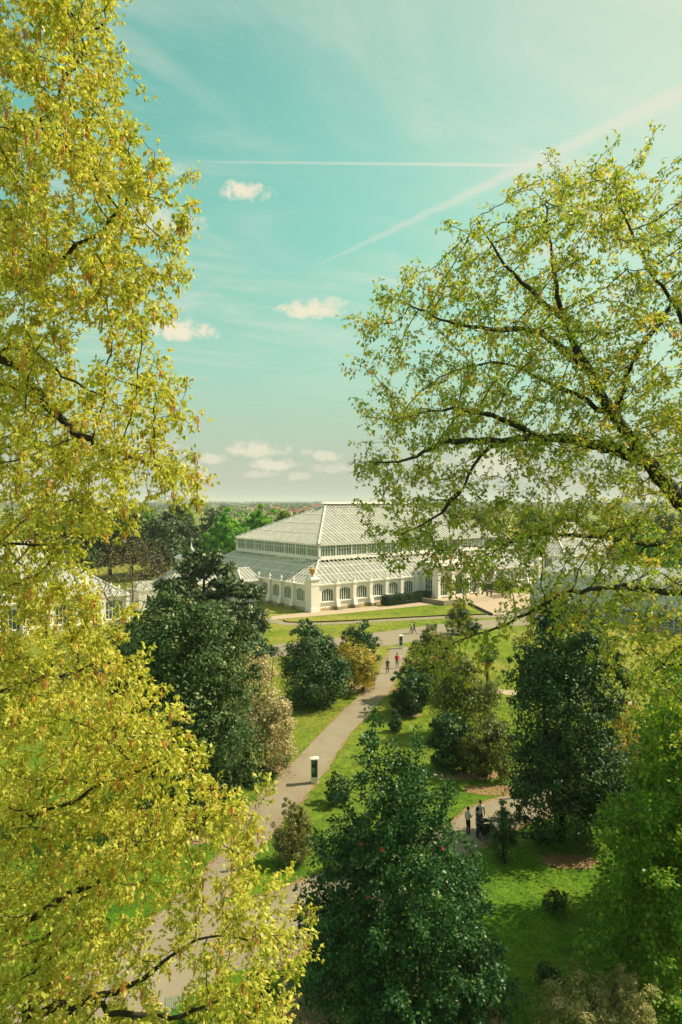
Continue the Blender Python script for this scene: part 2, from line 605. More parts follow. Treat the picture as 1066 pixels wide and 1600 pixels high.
M['stucco'] = masonry()
M['white'] = plain('white_paint', (.82, .755, .68), .5, .4, vary=.12, scale=1.0)
M['plinth'] = plain('tan_plinth', (.56, .40, .25), .9, .2, vary=.25, scale=2)
M['stone'] = plain('weathered_stone', (.34, .27, .18), .9, .2, vary=.35, scale=4)
M['terracotta'] = plain('terracotta', (.55, .30, .13), .85, .2, vary=.25, scale=6)
M['roofglass'] = roof_glass()
M['winglass'] = window_glass()
M['clearglass'] = window_glass('clerestory_glass', (.10, .14, .11), .4)
M['innerfloor'] = plain('inner_floor', (.14, .13, .10), .9, .1)
M['lead'] = plain('lead_grey', (.34, .37, .33), .6, .4, vary=.2)
M['alu'] = plain('aluminium_bar', (.50, .55, .52), .45, .5, vary=.15)
M['step'] = plain('step_stone', (.50, .42, .31), .9, .2, vary=.2)
M['darkgreen'] = plain('dark_green_panel', (.008, .05, .024), .35, .5, vary=.1)
M['signwhite'] = plain('sign_white', (.78, .75, .62), .5, .4, vary=.06)
M['lettering'] = plain('pale_lettering', (.55, .68, .55), .6, .3, vary=.05)
M['net'] = plain('green_netting', (.05, .42, .25), .6, .3, vary=.2)
M['black'] = plain('black_fabric', (.012, .016, .016), .8, .3)
M['metal'] = plain('dull_metal', (.28, .30, .30), .4, .5, .6)
M['rubber'] = plain('black_rubber', (.02, .02, .02), .9, .2)


# ------------------------------------------------------------------ setting: ground, paths, beds
def densify(pts, step=0.6, jitter=0.0):
    res = []
    n = len(pts)
    for i in range(n):
        a, b = Vector(pts[i]), Vector(pts[(i + 1) % n])
        k = max(1, int((b - a).length / step))
        for j in range(k):
            p = a.lerp(b, j / k)
            res.append(p)
    if jitter:
        res = [p + Vector((rng.normal(0, jitter), rng.normal(0, jitter), 0)) for p in res]
    return res


def smooth_line(pts, n=8):
    """Catmull-Rom through the points"""
    pts = [Vector(p) for p in pts]
    res = []
    for i in range(len(pts) - 1):
        p0, p1, p2, p3 = pts[max(i - 1, 0)], pts[i], pts[i + 1], pts[min(i + 2, len(pts) - 1)]
        for j in range(n):
            t = j / n
            res.append(0.5 * ((2 * p1) + (p2 - p0) * t + (2 * p0 - 5 * p1 + 4 * p2 - p3) * t * t + (3 * p1 - p0 - 3 * p2 + p3) * t ** 3))
    res.append(pts[-1])
    return res


def sheet(name, pts, z, mat, jitter=0.0, kind='structure', thick=0.0, step=0.6, parent=None):
    pts = densify(pts, step, jitter)
    bm = bmesh.new()
    vs = [bm.verts.new((p.x, p.y, z)) for p in pts]
    f = bm.faces.new(vs)
    bmesh.ops.triangulate(bm, faces=[f])
    bmesh.ops.recalc_face_normals(bm, faces=bm.faces)
    if sum(fc.normal.z for fc in bm.faces) < 0:
        bmesh.ops.reverse_faces(bm, faces=bm.faces)
    me = bpy.data.meshes.new(name)
    bm.to_mesh(me)
    bm.free()
    me.materials.append(mat)
    return put(name, me, parent, kind=kind)


def strip(name, left, right, z, mat, jitter=0.0, step=0.7, across=4):
    """a path as rows of quads between its two edges"""
    def resample(line, n):
        p = np.array([(q.x, q.y) for q in line])
        s = np.r_[0, np.cumsum(np.linalg.norm(np.diff(p, axis=0), axis=1))]
        t = np.linspace(0, s[-1], n)
        return np.c_[np.interp(t, s, p[:, 0]), np.interp(t, s, p[:, 1])]
    L = sum((b - a).length for a, b in zip(left, left[1:]))
    n = max(4, int(L / step))
    a, b = resample(left, n), resample(right, n)
    if jitter:
        d = unit(b - a)
        a = a + d * rng.normal(0, jitter, (n, 1))
        b = b + d * rng.normal(0, jitter, (n, 1))
    w = np.linspace(0, 1, across + 1)[None, :, None]
    g_ = a[:, None, :] * (1 - w) + b[:, None, :] * w
    v = np.concatenate([g_, np.full((n, across + 1, 1), z)], 2).reshape(-1, 3)
    i = (np.arange(n - 1)[:, None] * (across + 1) + np.arange(across)[None, :]).ravel()
    f = np.stack([i, i + 1, i + across + 2, i + across + 1], 1)
    e1, e2 = v[f[0, 1]] - v[f[0, 0]], v[f[0, 3]] - v[f[0, 0]]
    if e1[0] * e2[1] - e1[1] * e2[0] < 0:
        f = f[:, ::-1]
    return put(name, np_mesh(name, v, f, mat), kind='structure')


def unit(v):
    return v / (np.linalg.norm(v, axis=1, keepdims=True) + 1e-9)


def ribbon(left, right):
    return list(left) + list(reversed(right))


GR = 30000.0
MB().poly([(-GR, -400, 0), (GR, -400, 0), (GR, GR, 0), (-GR, GR, 0)]).build('ground', M['lawn'], kind='structure')

main_l = smooth_line([gp(*p) for p in [(612, 1012), (598, 1040), (575, 1075), (545, 1105), (500, 1150), (462, 1190), (412, 1240), (388, 1268), (350, 1325), (318, 1370), (250, 1432), (170, 1498), (60, 1556), (-30, 1592), (-160, 1640), (-260, 1760)]])
main_r = smooth_line([gp(*p) for p in [(640, 1012), (631, 1035), (613, 1073), (582, 1110), (546, 1150), (508, 1207), (474, 1250), (440, 1287), (415, 1318), (383, 1362), (360, 1398), (345, 1424), (400, 1520), (470, 1560), (470, 1640), (440, 1760)]])
branch_t = smooth_line([gp(*p) for p in [(345, 1424), (395, 1412), (440, 1396), (490, 1374), (570, 1345), (650, 1318), (705, 1292), (740, 1266), (800, 1246), (870, 1236), (1000, 1232), (1200, 1230)]])
branch_b = smooth_line([gp(*p) for p in [(400, 1530), (470, 1492), (540, 1452), (600, 1420), (660, 1385), (715, 1348), (760, 1322), (820, 1290), (880, 1272), (1000, 1262), (1200, 1258)]])
cross_t = smooth_line([gp(*p) for p in [(150, 1042), (300, 1022), (410, 1010), (500, 1001), (590, 989), (640, 982), (690, 976), (740, 971), (800, 967), (900, 962)]])
cross_b = smooth_line([gp(*p) for p in [(150, 1068), (300, 1046), (410, 1031), (500, 1018), (560, 1010), (605, 1010), (640, 1004), (690, 996), (740, 986), (800, 979), (900, 973)]])


def offset_poly(pts, k):
    c = sum(pts, Vector()) / len(pts)
    return pts


def widen(line, other, d):
    """push an edge line away from the opposite edge by d metres"""
    res = []
    for i, p in enumerate(line):
        a, b = line[max(i - 1, 0)], line[min(i + 1, len(line) - 1)]
        t = (b - a).normalized()
        nrm = Vector((-t.y, t.x, 0))
        q = min(other, key=lambda r: (r - p).length_squared)
        if nrm.dot(q - p) > 0:
            nrm = -nrm
        res.append(p + nrm * d * (0.7 + 0.6 * rng.random()))
    return res


strip('path_verge', widen(main_l, main_r, .14), widen(main_r, main_l, .11), .004, M['litter'], .10)
strip('path', main_l, main_r, .012, M['path'], .05)
strip('path_verge', widen(branch_t, branch_b, .22), widen(branch_b, branch_t, .3), .006, M['litter'], .06)
strip('path', branch_t, branch_b, .016, M['path'], .05)
strip('path', cross_t, cross_b, .020, M['path'], .04)
# path along the terrace lawn, and the gravel walk round the glasshouse
rim_t = smooth_line([gp(*p) for p in [(300, 985), (380, 972), (424, 966), (445, 972.5), (500, 973.5), (560, 971), (620, 967.5), (700, 963.5), (790, 961), (850, 960)]])
rim_b = smooth_line([gp(*p) for p in [(300, 992), (380, 979), (424, 974), (445, 977.5), (500, 977), (560, 974.5), (620, 971), (700, 967), (790, 966), (850, 966)]])
strip('path', rim_t, rim_b, .024, M['path'], .03)
walk_t = smooth_line([gp(*p) for p in [(424, 963.5), (470, 958.5), (490, 956.5), (560, 950), (620, 944.5), (680, 938), (730, 934)]])
walk_b = smooth_line([gp(*p) for p in [(424, 969), (455, 966.5), (490, 963.5), (560, 957), (620, 951), (680, 945), (740, 941)]])
strip('gravel_walk', walk_t, walk_b, .028, M['gravel'], .03)
# worn track on the far lawn by the palm
sheet('worn_track', [gp(*p) for p in [(745, 1074), (790, 1079), (850, 1086), (1000, 1098), (1000, 1104), (850, 1092), (790, 1086), (745, 1079)]], .006, M['gravel'], .1)
# forecourt before the entrance
sheet('forecourt', [gp(*p) for p in [(700, 944), (735, 945), (762, 961), (900, 962), (900, 930), (760, 926), (715, 934)]], .032, M['gravel'], .03)
# planting beds
bedn = [((778, 1238), 2.2, .9), ((890, 1350), 1.5, .8), ((560, 1078), 4.4, 1.4), ((300, 1290), 4.6, 2.2), ((428, 1203), 2.2, 1.2), ((640, 1119), 1.3, .6), ((735, 1214), 2.4, 1.0)]
for i, (p, rx, ry) in enumerate(bedn):
    c = gp(*p)
    sheet('planting_bed', [c + Vector((rx * math.cos(t) * (1 + .12 * math.sin(3 * t + i)), ry * math.sin(t) * (1 + .15 * math.cos(2 * t + i)), 0)) for t in np.linspace(0, 2 * math.pi, 22, endpoint=False)], .008 + .0004 * i, M['litter'], .08)
c = gp(620, 1630)
sheet('planting_bed', [c + Vector((4.2 * math.cos(t), 3.6 * math.sin(t), 0)) for t in np.linspace(0, 2 * math.pi, 22, endpoint=False)], .034, M['litter'], .1)
# grass island beside the junction, lower left
sheet('lawn_island', [gp(*p) for p in [(255, 1600), (300, 1560), (360, 1528), (415, 1515), (440, 1530), (430, 1580), (410, 1640), (300, 1680), (240, 1650)]], .038, M['lawn'], .06)

# dark edging boards of the terrace lawn
mb = MB()
edge = smooth_line([gp(*p) for p in [(443, 970), (452, 973.3), (500, 972.8), (560, 970.3), (620, 966.8), (700, 962.8), (760, 961)]])
for a, b in zip(edge, edge[1:]):
    mb.beam(a + Vector((0, 0, .06)), b + Vector((0, 0, .06)), .10, .26)
tag(mb.build('lawn_edging', M['kerb']), 'dark timber edging along the lower rim of the terrace lawn', 'edging')


# grass tufts on the nearer lawns
def tufts(n):
    px = rng.uniform(0, 1066, n * 3)
    py = 783 + 20267 / np.sqrt(rng.uniform(1 / 1 * 24.0 ** 2, 85.0 ** 2, n * 3))
    d = CAM_H * FPX / (py - HORIZON)
    x, y = (px - CX) / FPX * d, d
    polys = [ribbon(main_l, main_r), ribbon(branch_t, branch_b), ribbon(cross_t, cross_b)]
    keep = np.ones(len(x), bool)
    for pl in polys:
        keep &= ~inside(np.c_[x, y], np.array([(p.x, p.y) for p in pl]))
    x, y = x[keep][:n], y[keep][:n]
    pos = np.c_[x, y, np.zeros(len(x))]
    k = len(x)
    ax = np.c_[rng.normal(0, .5, k), rng.normal(0, .5, k), np.ones(k)]
    nr = rng.normal(0, 1, (k, 3))
    return leaf_geo(pos, ax, nr, rng.uniform(.03, .075, k), rng.uniform(.05, .10, k), rng.random(k), 4)


def inside(pts, poly):
    """vectorised point in polygon"""
    x, y = pts[:, 0], pts[:, 1]
    r = np.zeros(len(pts), bool)
    j = len(poly) - 1
    for i in range(len(poly)):
        xi, yi = poly[i]
        xj, yj = poly[j]
        c = ((yi > y) != (yj > y))
        with np.errstate(divide='ignore', invalid='ignore'):
            c &= x < (xj - xi) * (y - yi) / (yj - yi + 1e-12) + xi
        r ^= c
        j = i
    return r


# ------------------------------------------------------------------ foliage generators
def unit(v):
    return v / (np.linalg.norm(v, axis=1, keepdims=True) + 1e-9)


def leaf_geo(pos, axis, nrm, length, width, var, shape=4):
    """leaves as folded blades: 4 = diamond (1 quad), 6 = lobed blade (2 quads)"""
    n = len(pos)
    a = unit(axis)
    s = unit(np.cross(a, nrm))
    u = np.cross(s, a)
    L, W = length[:, None], width[:, None]
    if shape == 4:
        v = np.stack([pos, pos + a * L * .45 + s * W * .5 + u * W * .12, pos + a * L, pos + a * L * .45 - s * W * .5 + u * W * .12], 1).reshape(-1, 3)
        f = np.arange(n * 4).reshape(-1, 4)
        return v, f, var
    v = np.stack([pos, pos + a * L * .30 + s * W * .36 + u * W * .16, pos + a * L * .68 + s * W * .5 + u * W * .10, pos + a * L - u * L * .12,
                  pos + a * L * .68 - s * W * .5 + u * W * .10, pos + a * L * .30 - s * W * .36 + u * W * .16], 1).reshape(-1, 3)
    b = np.arange(n)[:, None] * 6
    f = np.stack([b + np.array([[0, 1, 2, 3]]), b + np.array([[0, 3, 4, 5]])], 1).reshape(-1, 4)
    return v, f, np.repeat(var, 2)


def leaf_obj(name, parts, mat, parent):
    vs, fs, va, o = [], [], [], 0
    for v, f, a in parts:
        vs.append(v)
        fs.append(f + o)
        va.append(a)
        o += len(v)
    return put(name, np_mesh(name, np.concatenate(vs), np.concatenate(fs), mat, np.concatenate(va)), parent, kind='stuff')


def bush_leaves(lobes, n, size, clump=0.22, aspect=0.55, upright=0.25, fill=0.12, var_mid=0.5, seed=0, per=130, zmin=0.03, trim=1.0):
    """leaves gathered in clumps over lumpy lobes (cx, cy, cz, rx, ry, rz)"""
    r = np.random.default_rng(seed)
    lb = np.array(lobes, float)
    area = (lb[:, 3] * lb[:, 4] + lb[:, 4] * lb[:, 5] + lb[:, 3] * lb[:, 5])
    nc = max(70, int(n / per * 1.7))
    which = r.choice(len(lb), nc, p=area / area.sum())
    d = unit(r.normal(0, 1, (nc, 3)))
    rad = r.uniform(.62, 1.12, nc)
    inner = r.random(nc) < fill
    rad[inner] *= r.uniform(.3, .8, inner.sum())
    cc = lb[which, :3] + d * lb[which, 3:] * rad[:, None]
    cs = clump * 1.2 * np.mean(lb[which, 3:], axis=1) * r.uniform(.5, 1.35, nc)
    cvar = r.normal(0, .16, nc)
    k = r.integers(0, nc, n)
    dd = unit(r.normal(0, 1, (n, 3)))
    rr = r.random(n) ** .45
    pos = cc[k] + dd * (cs[k] * rr)[:, None] * np.array([1.15, 1.15, .85])
    lobe_n = d[k] / lb[which[k], 3:]
    nr = unit(dd * .8 + unit(lobe_n) * .7 + r.normal(0, .55, (n, 3)) + np.array([0, 0, upright]))
    ax = np.cross(nr, r.normal(0, 1, (n, 3))) + np.array([0, 0, -.15])
    ok = pos[:, 2] > zmin
    sz = size * 1.22 * r.uniform(.6, 1.35, n)
    var = np.clip(var_mid + cvar[k] + r.normal(0, .2, n), 0, 1)
    return leaf_geo(pos[ok], ax[ok], nr[ok], sz[ok], sz[ok] * aspect, var[ok], 4)


def grow(seed_pos, seed_par, attr, step, kill, iters, seed=0, droop=0.0, infl=1e9):
    """space colonisation: twigs grow from the seed limbs toward the attraction points"""
    r = np.random.default_rng(seed)
    pos = [np.array(p, float) for p in seed_pos]
    par = list(seed_par)
    P = np.array(pos)
    attr = np.array(attr)
    d2 = ((attr[:, None, :] - P[None, :, :]) ** 2).sum(2) if len(attr) * len(P) < 6e6 else None
    if d2 is None:
        near = np.zeros(len(attr), int)
        nd = np.full(len(attr), 1e18)
        for i in range(len(P)):
            q = ((attr - P[i]) ** 2).sum(1)
            m = q < nd
            nd[m], near[m] = q[m], i
    else:
        near, nd = d2.argmin(1), d2.min(1)
    alive = nd > kill * kill
    kids = np.bincount([p for p in par if p >= 0], minlength=len(par)).tolist()
    nseed = len(par)
    for _ in range(iters):
        act = alive & (nd < infl * infl)
        if not act.any():
            break
        idx = near[act]
        v = unit(attr[act] - P[idx])
        un, inv = np.unique(idx, return_inverse=True)
        full = np.array([kids[u] >= (5 if u < nseed else 3) for u in un])
        if full.any():
            bad = np.isin(near, un[full]) & alive
            alive &= ~bad
            act = alive & (nd < infl * infl)
            if not act.any():
                break
            idx = near[act]
            v = unit(attr[act] - P[idx])
            un, inv = np.unique(idx, return_inverse=True)
        s = np.zeros((len(un), 3))
        np.add.at(s, inv, v)
        s = unit(s) + r.normal(0, .13, s.shape) + np.array([0, 0, -droop])
        newp = P[un] + unit(s) * step
        base = len(P)
        P = np.concatenate([P, newp])
        par.extend(un.tolist())
        for u in un:
            kids[u] += 1
        kids.extend([0] * len(un))
        ia = np.where(alive)[0]
        A = attr[ia]
        for c0 in range(0, len(newp), 400):
            q = ((A[:, None, :] - newp[None, c0:c0 + 400, :]) ** 2).sum(2)
            j = q.argmin(1)
            qm = q[np.arange(len(A)), j]
            m = qm < nd[ia]
            nd[ia[m]] = qm[m]
            near[ia[m]] = base + c0 + j[m]
        alive &= nd > kill * kill
        # stop points that two twigs hover around
        stuck = r.random(len(attr)) < .012
        alive &= ~stuck
    return P, np.array(par)


def radii(par, r0, expo=2.3):
    n = len(par)
    acc = np.zeros(n)
    nch = np.zeros(n, int)
    for i in range(n - 1, 0, -1):
        if acc[i] == 0:
            acc[i] = r0 ** expo
        p = par[i]
        if p >= 0:
            acc[p] += acc[i]
            nch[p] += 1
    acc[acc == 0] = r0 ** expo
    return acc ** (1 / expo), nch


def wood_mesh(name, P, par, rad, mat, sides=5, thick=(None, None)):
    """branches as tapered tubes; each limb runs on through its thickest child"""
    n = len(P)
    idx = np.arange(n)
    e = idx[par >= 0]
    pe = par[e]
    d = unit(P[e] - P[pe])
    dirs = np.zeros((n, 3))
    dirs[e] = d
    dirs[par < 0] = (0, 0, 1)
    main = np.full(n, -1)
    order = np.argsort(rad[e])
    main[pe[order]] = e[order]
    is_main = main[pe] == e
    r0 = np.where(is_main, rad[pe], np.minimum(rad[pe], rad[e] * 1.15))
    r1 = rad[e]
    d0 = np.where(is_main[:, None], dirs[pe], d)

    def ring(c, dv, r):
        ref = np.where(np.abs(dv[:, 2:3]) < .9, np.array([[.31, .52, .79]]), np.array([[1., 0, 0]]))
        a = unit(np.cross(dv, ref))
        b = np.cross(dv, a)
        t = np.arange(sides) * 2 * np.pi / sides
        return c[:, None, :] + (a[:, None, :] * np.cos(t)[None, :, None] + b[:, None, :] * np.sin(t)[None, :, None]) * r[:, None, None]
    A, B = ring(P[pe], d0, r0), ring(P[e] + d * (r1 * .3)[:, None], d, r1)
    V = np.concatenate([A, B], 1).reshape(-1, 3)
    m = len(e)
    b = (np.arange(m) * sides * 2)[:, None]
    k = np.arange(sides)
    q = np.stack([k, (k + 1) % sides, (k + 1) % sides + sides, k + sides], 1)
    F = (b[:, :, None] + q[None]).reshape(-1, 4)
    return np_mesh(name, V, F, mat, None, True)


def limbs_to_seeds(limbs, step, limb_r=None):
    """limbs: list of polylines; each after the first starts on the nearest earlier node"""
    pos, par, rr = [], [], []
    for li, line in enumerate(limbs):
        line = [Vector(p) for p in line]
        if li == 0:
            pos.append(np.array(line[0]))
            par.append(-1)
            rr.append(limb_r[0] if limb_r else 0.0)
            prev = 0
            pts = line
        else:
            prev = int(((np.array(pos) - np.array(line[0])) ** 2).sum(1).argmin())
            pts = [Vector(pos[prev])] + line[1:] if (Vector(pos[prev]) - line[0]).length < .6 else [Vector(pos[prev])] + line
        pts = smooth_line(pts, 6)
        acc = Vector(pos[prev])
        for ti, p in enumerate(pts):
            if (p - acc).length >= step * .8:
                j = p + Vector((rng.normal(0, .03), rng.normal(0, .03), rng.normal(0, .03)))
                pos.append(np.array(j))
                par.append(prev)
                rr.append(limb_r[li] * (1 - .97 * (ti / (len(pts) - 1)) ** .85) if limb_r else 0.0)
                prev = len(pos) - 1
                acc = p
    return pos, par, rr


def twig_leaves(P, par, rad, nch, rmax, per, size, aspect, spread, mat_var=(.5, .22), seed=0, shape=4, hang=.5, bunch=1):
    """leaves set round the thin twigs"""
    r = np.random.default_rng(seed)
    thin = np.where((rad < rmax) & (par >= 0))[0]
    w = np.where(nch[thin] == 0, 1.0, .45)
    cnt = r.poisson(per * w / bunch)
    k = np.repeat(thin, cnt)
    n = len(k)
    d = unit(P[k] - P[par[k]])
    t = r.random(n)[:, None]
    base = P[par[k]] * (1 - t) + P[k] * t
    off = unit(r.normal(0, 1, (n, 3)))
    pos = base + off * (spread * r.random(n) ** .6)[:, None] + d * (r.random(n) * spread * .6)[:, None]
    if bunch > 1:
        k, pos, d, off = np.repeat(k, bunch), np.repeat(pos, bunch, 0), np.repeat(d, bunch, 0), unit(r.normal(0, 1, (n * bunch, 3)))
        n = len(k)
        pos = pos + r.normal(0, size * .12, (n, 3))
    ax = off * .9 + d * .5 + r.normal(0, .35, (n, 3)) + np.array([0, 0, -hang])
    nr = r.normal(0, .55, (n, 3)) + np.array([0, 0, 1.0])
    tw = r.normal(0, .13, len(P))
    var = np.clip(mat_var[0] + tw[k] + r.normal(0, mat_var[1], n), 0, 1)
    sz = size * r.uniform(.45, 1.5, n)
    return leaf_geo(pos, ax, nr, sz, sz * aspect, var, shape)


def sample_px(poly, n, dlo, dhi, holes=(), seed=0, clump=0, csig=.4):
    """points of a crown's volume: inside an outline, between two distances (callables or numbers)"""
    r = np.random.default_rng(seed)
    pl = np.array(poly, float)
    x0, y0 = pl.min(0)
    x1, y1 = pl.max(0)
    got = []
    m = clump if clump else n
    while sum(map(len, got)) < m:
        c = np.c_[r.uniform(x0, x1, m * 2), r.uniform(y0, y1, m * 2)]
        c = c[inside(c, pl)]
        for h in holes:
            c = c[~inside(c, np.array(h, float))]
        got.append(c)
    c = np.concatenate(got)[:m]
    lo = dlo(c[:, 0], c[:, 1]) if callable(dlo) else np.full(m, dlo)
    hi = dhi(c[:, 0], c[:, 1]) if callable(dhi) else np.full(m, dhi)
    d = lo + (hi - lo) * r.random(m)
    W = np.c_[(c[:, 0] - CX) / FPX * d, d, CAM_H - (c[:, 1] - HORIZON) / FPX * d]
    if clump:
        k = r.integers(0, m, n)
        W = W[k] + r.normal(0, csig, (n, 3)) * np.array([1, 1, .7])
    return W


# ------------------------------------------------------------------ glasshouse parts
def opening_outline(w, sill, spring, rise, n=7):
    pts = [(-w / 2, sill), (w / 2, sill)]
    for i in range(n + 1):
        t = i / n
        x = w / 2 - w * t
        pts.append((x, spring + rise * (1 - (2 * t - 1) ** 2)))
    return pts


def window_meshes(w, sill, spring, rise, bars=3, transoms=1, key='w', glass='winglass', depth=.18, bw=.07):
    prof = opening_outline(w, sill, spring, rise)
    fr = MB()
    n = len(prof)
    for i in range(n):
        a, b = prof[i], prof[(i + 1) % n]
        fr.beam((a[0], .02, a[1]), (b[0], .02, b[1]), .09, .14, up=(0, 1, 0))
    for i in range(1, bars + 1):
        x = -w / 2 + w * i / (bars + 1)
        top = spring + rise * (1 - (2 * x / w) ** 2)
        fr.box(x - bw / 2, x + bw / 2, -.03, .07, sill, top)
    for i in range(1, transoms + 1):
        z = sill + (spring - sill) * i / (transoms + 1) + .12
        fr.box(-w / 2, w / 2, -.028, .065, z - .03, z + .03)
    pane = MB().poly([(x, 0.03, z) for x, z in prof])
    sillb = MB().box(-w / 2 - .12, w / 2 + .12, -.42, .05, sill - .16, sill - .003)
    return (fr.mesh(key + '_frame', M['white']), pane.mesh(key + '_pane', M[glass]), sillb.mesh(key + '_sill', M['stucco']))


def wall_bays(mb, T, s0, n, bay, height, w, sill, spring, rise, reveal=.30, blank=()):
    """wall of n bays with arched openings; T(s, o, z) maps to building space"""
    for i in range(n):
        a, b = s0 + i * bay, s0 + (i + 1) * bay
        c = (a + b) / 2
        if i in blank:
            mb.poly([T(a, 0, 0), T(b, 0, 0), T(b, 0, height), T(a, 0, height)])
            continue
        prof = [(c + x, z) for x, z in opening_outline(w, sill, spring, rise)]
        l, r_ = c - w / 2, c + w / 2
        mb.poly([T(a, 0, 0), T(l, 0, 0), T(l, 0, height), T(a, 0, height)])
        mb.poly([T(r_, 0, 0), T(b, 0, 0), T(b, 0, height), T(r_, 0, height)])
        mb.poly([T(l, 0, 0), T(r_, 0, 0), T(r_, 0, sill), T(l, 0, sill)])
        arch = prof[2:]
        for p, q in zip(arch, arch[1:]):
            mb.poly([T(q[0], 0, q[1]), T(p[0], 0, p[1]), T(p[0], 0, height), T(q[0], 0, height)])
        for p, q in zip(prof, prof[1:] + prof[:1]):
            mb.poly([T(p[0], 0, p[1]), T(q[0], 0, q[1]), T(q[0], -reveal, q[1]), T(p[0], -reveal, p[1])])


def rect_sides(x0, y0, x1, y1):
    """four sides: origin, direction, outward, length, turn"""
    return [((x0, y0), (1, 0), (0, -1), x1 - x0, 0.0), ((x1, y0), (0, 1), (1, 0), y1 - y0, math.pi / 2),
            ((x1, y1), (-1, 0), (0, 1), x1 - x0, math.pi), ((x0, y1), (0, -1), (-1, 0), y1 - y0, -math.pi / 2)]


def mapper(side):
    (ox, oy), (dx, dy), (nx, ny), L, _ = side
    return lambda s, o, z: Vector((ox + dx * s + nx * o, oy + dy * s + ny * o, z))


def hip_face(parent, side, z0, z1, depth, a0, a1, rafter=.96, purlins=2, w=.075, h=.13, open_top=0.0, kinds='stuff'):
    """one sloping glass face between eave z0 and z1, running in by depth, with hips a0/a1 at its ends"""
    T = mapper(side)
    L = side[3]

    def Q(s, t, lift=0.0):
        return T(s, -t, z0 + (z1 - z0) * t / depth + lift)
    tt = depth * (1 - open_top)
    k = tt / depth
    pts = [Q(0, 0), Q(L, 0)]
    if L - (a0 + a1) * k > .05:
        pts += [Q(L - a1 * k, tt), Q(a0 * k, tt)]
    else:
        pts += [Q(a0 * k, tt)]
    MB().poly(pts).build('roof_pane', M['roofglass'], parent)
    mb = MB()
    n = max(2, int(round(L / rafter)))
    nrm = (Q(1, 0) - Q(0, 0)).cross(Q(0, 1) - Q(0, 0)).normalized()
    if nrm.z < 0:
        nrm = -nrm
    for i in range(1, n):
        s = L * i / n
        t = depth
        if a0 > 0:
            t = min(t, s / a0 * depth)
        if a1 > 0:
            t = min(t, (L - s) / a1 * depth)
        if t > .2:
            big = i % 4 == 0
            mb.beam(Q(s, 0) + nrm * .06, Q(s, t) + nrm * .06, w * (1.6 if big else 1), h, up=nrm)
    for j in range(1, purlins + 1):
        t = depth * j / (purlins + 1)
        k = t / depth
        mb.beam(Q(a0 * k, t) + nrm * .05, Q(L - a1 * k, t) + nrm * .05, .09, .08, up=nrm)
    mb.build('rafters', M['white'], parent, kind=kinds)
    hb = MB()
    hb.beam(Q(0, 0) + Vector((0, 0, .1)), Q(a0, depth) + Vector((0, 0, .1)), .26, .20)
    hb.build('hip_rib', M['white'], parent)


ANG = R(38.0)
U = Vector((math.cos(ANG), math.sin(ANG), 0))
V = Vector((-math.sin(ANG), math.cos(ANG), 0))
CORNER = Vector((-5.0, 116.5, 0))


def house_pt(u, v, z=0.0):
    return CORNER + U * u + V * v + Vector((0, 0, z))


finial = MB().lathe([(.30, 0), (.30, .12), (.16, .2), (.13, .3), (.27, .5), (.27, .62), (.12, .85), (.05, 1.05), (0.0, 1.1)], 8)
FINIAL = finial.mesh('finial', M['stucco'], True)
pm = MB()
pm.box(-.36, .36, -.42, .10, 0.55, 4.62)
pm.hexa([(-.42, -1.0, .02), (.42, -1.0, .02), (.42, .1, .02), (-.42, .1, .02), (-.38, -.62, 1.25), (.38, -.62, 1.25), (.38, .1, 1.25), (-.38, .1, 1.25)])
pm.hexa([(-.38, -.62, 1.25), (.38, -.62, 1.25), (.38, .1, 1.25), (-.38, .1, 1.25), (-.37, -.43, 1.9), (.37, -.43, 1.9), (.37, .1, 1.9), (-.37, .1, 1.9)])
pm.box(-.48, .48, -.56, .12, 4.40, 4.62)
PIER = pm.mesh('pier', M['stucco'])
foot = MB().box(-.56, .56, -1.2, .02, 0.0, .55, top=.94)
PIERFOOT = foot.mesh('pier_foot', M['stone'])
urn = MB().lathe([(.34, 0), (.34, .14), (.17, .22), (.15, .34), (.46, .62), (.54, .95), (.50, 1.18), (.60, 1.24), (.60, 1.32), (.42, 1.36), (.30, 1.52), (0, 1.6)], 12)
URN = urn.mesh('urn', M['terracotta'], True)


def place_windows(parent, side, s0, n, bay, meshes, blank=(), o=-.16, name='window'):
    T = mapper(side)
    for i in range(n):
        if i in blank:
            continue
        c = T(s0 + (i + .5) * bay, o, 0)
        f = put(name, meshes[0], parent, c, side[4])
        put('pane', meshes[1], f)
        if meshes[2] is not None:
            put('sill', meshes[2], f)


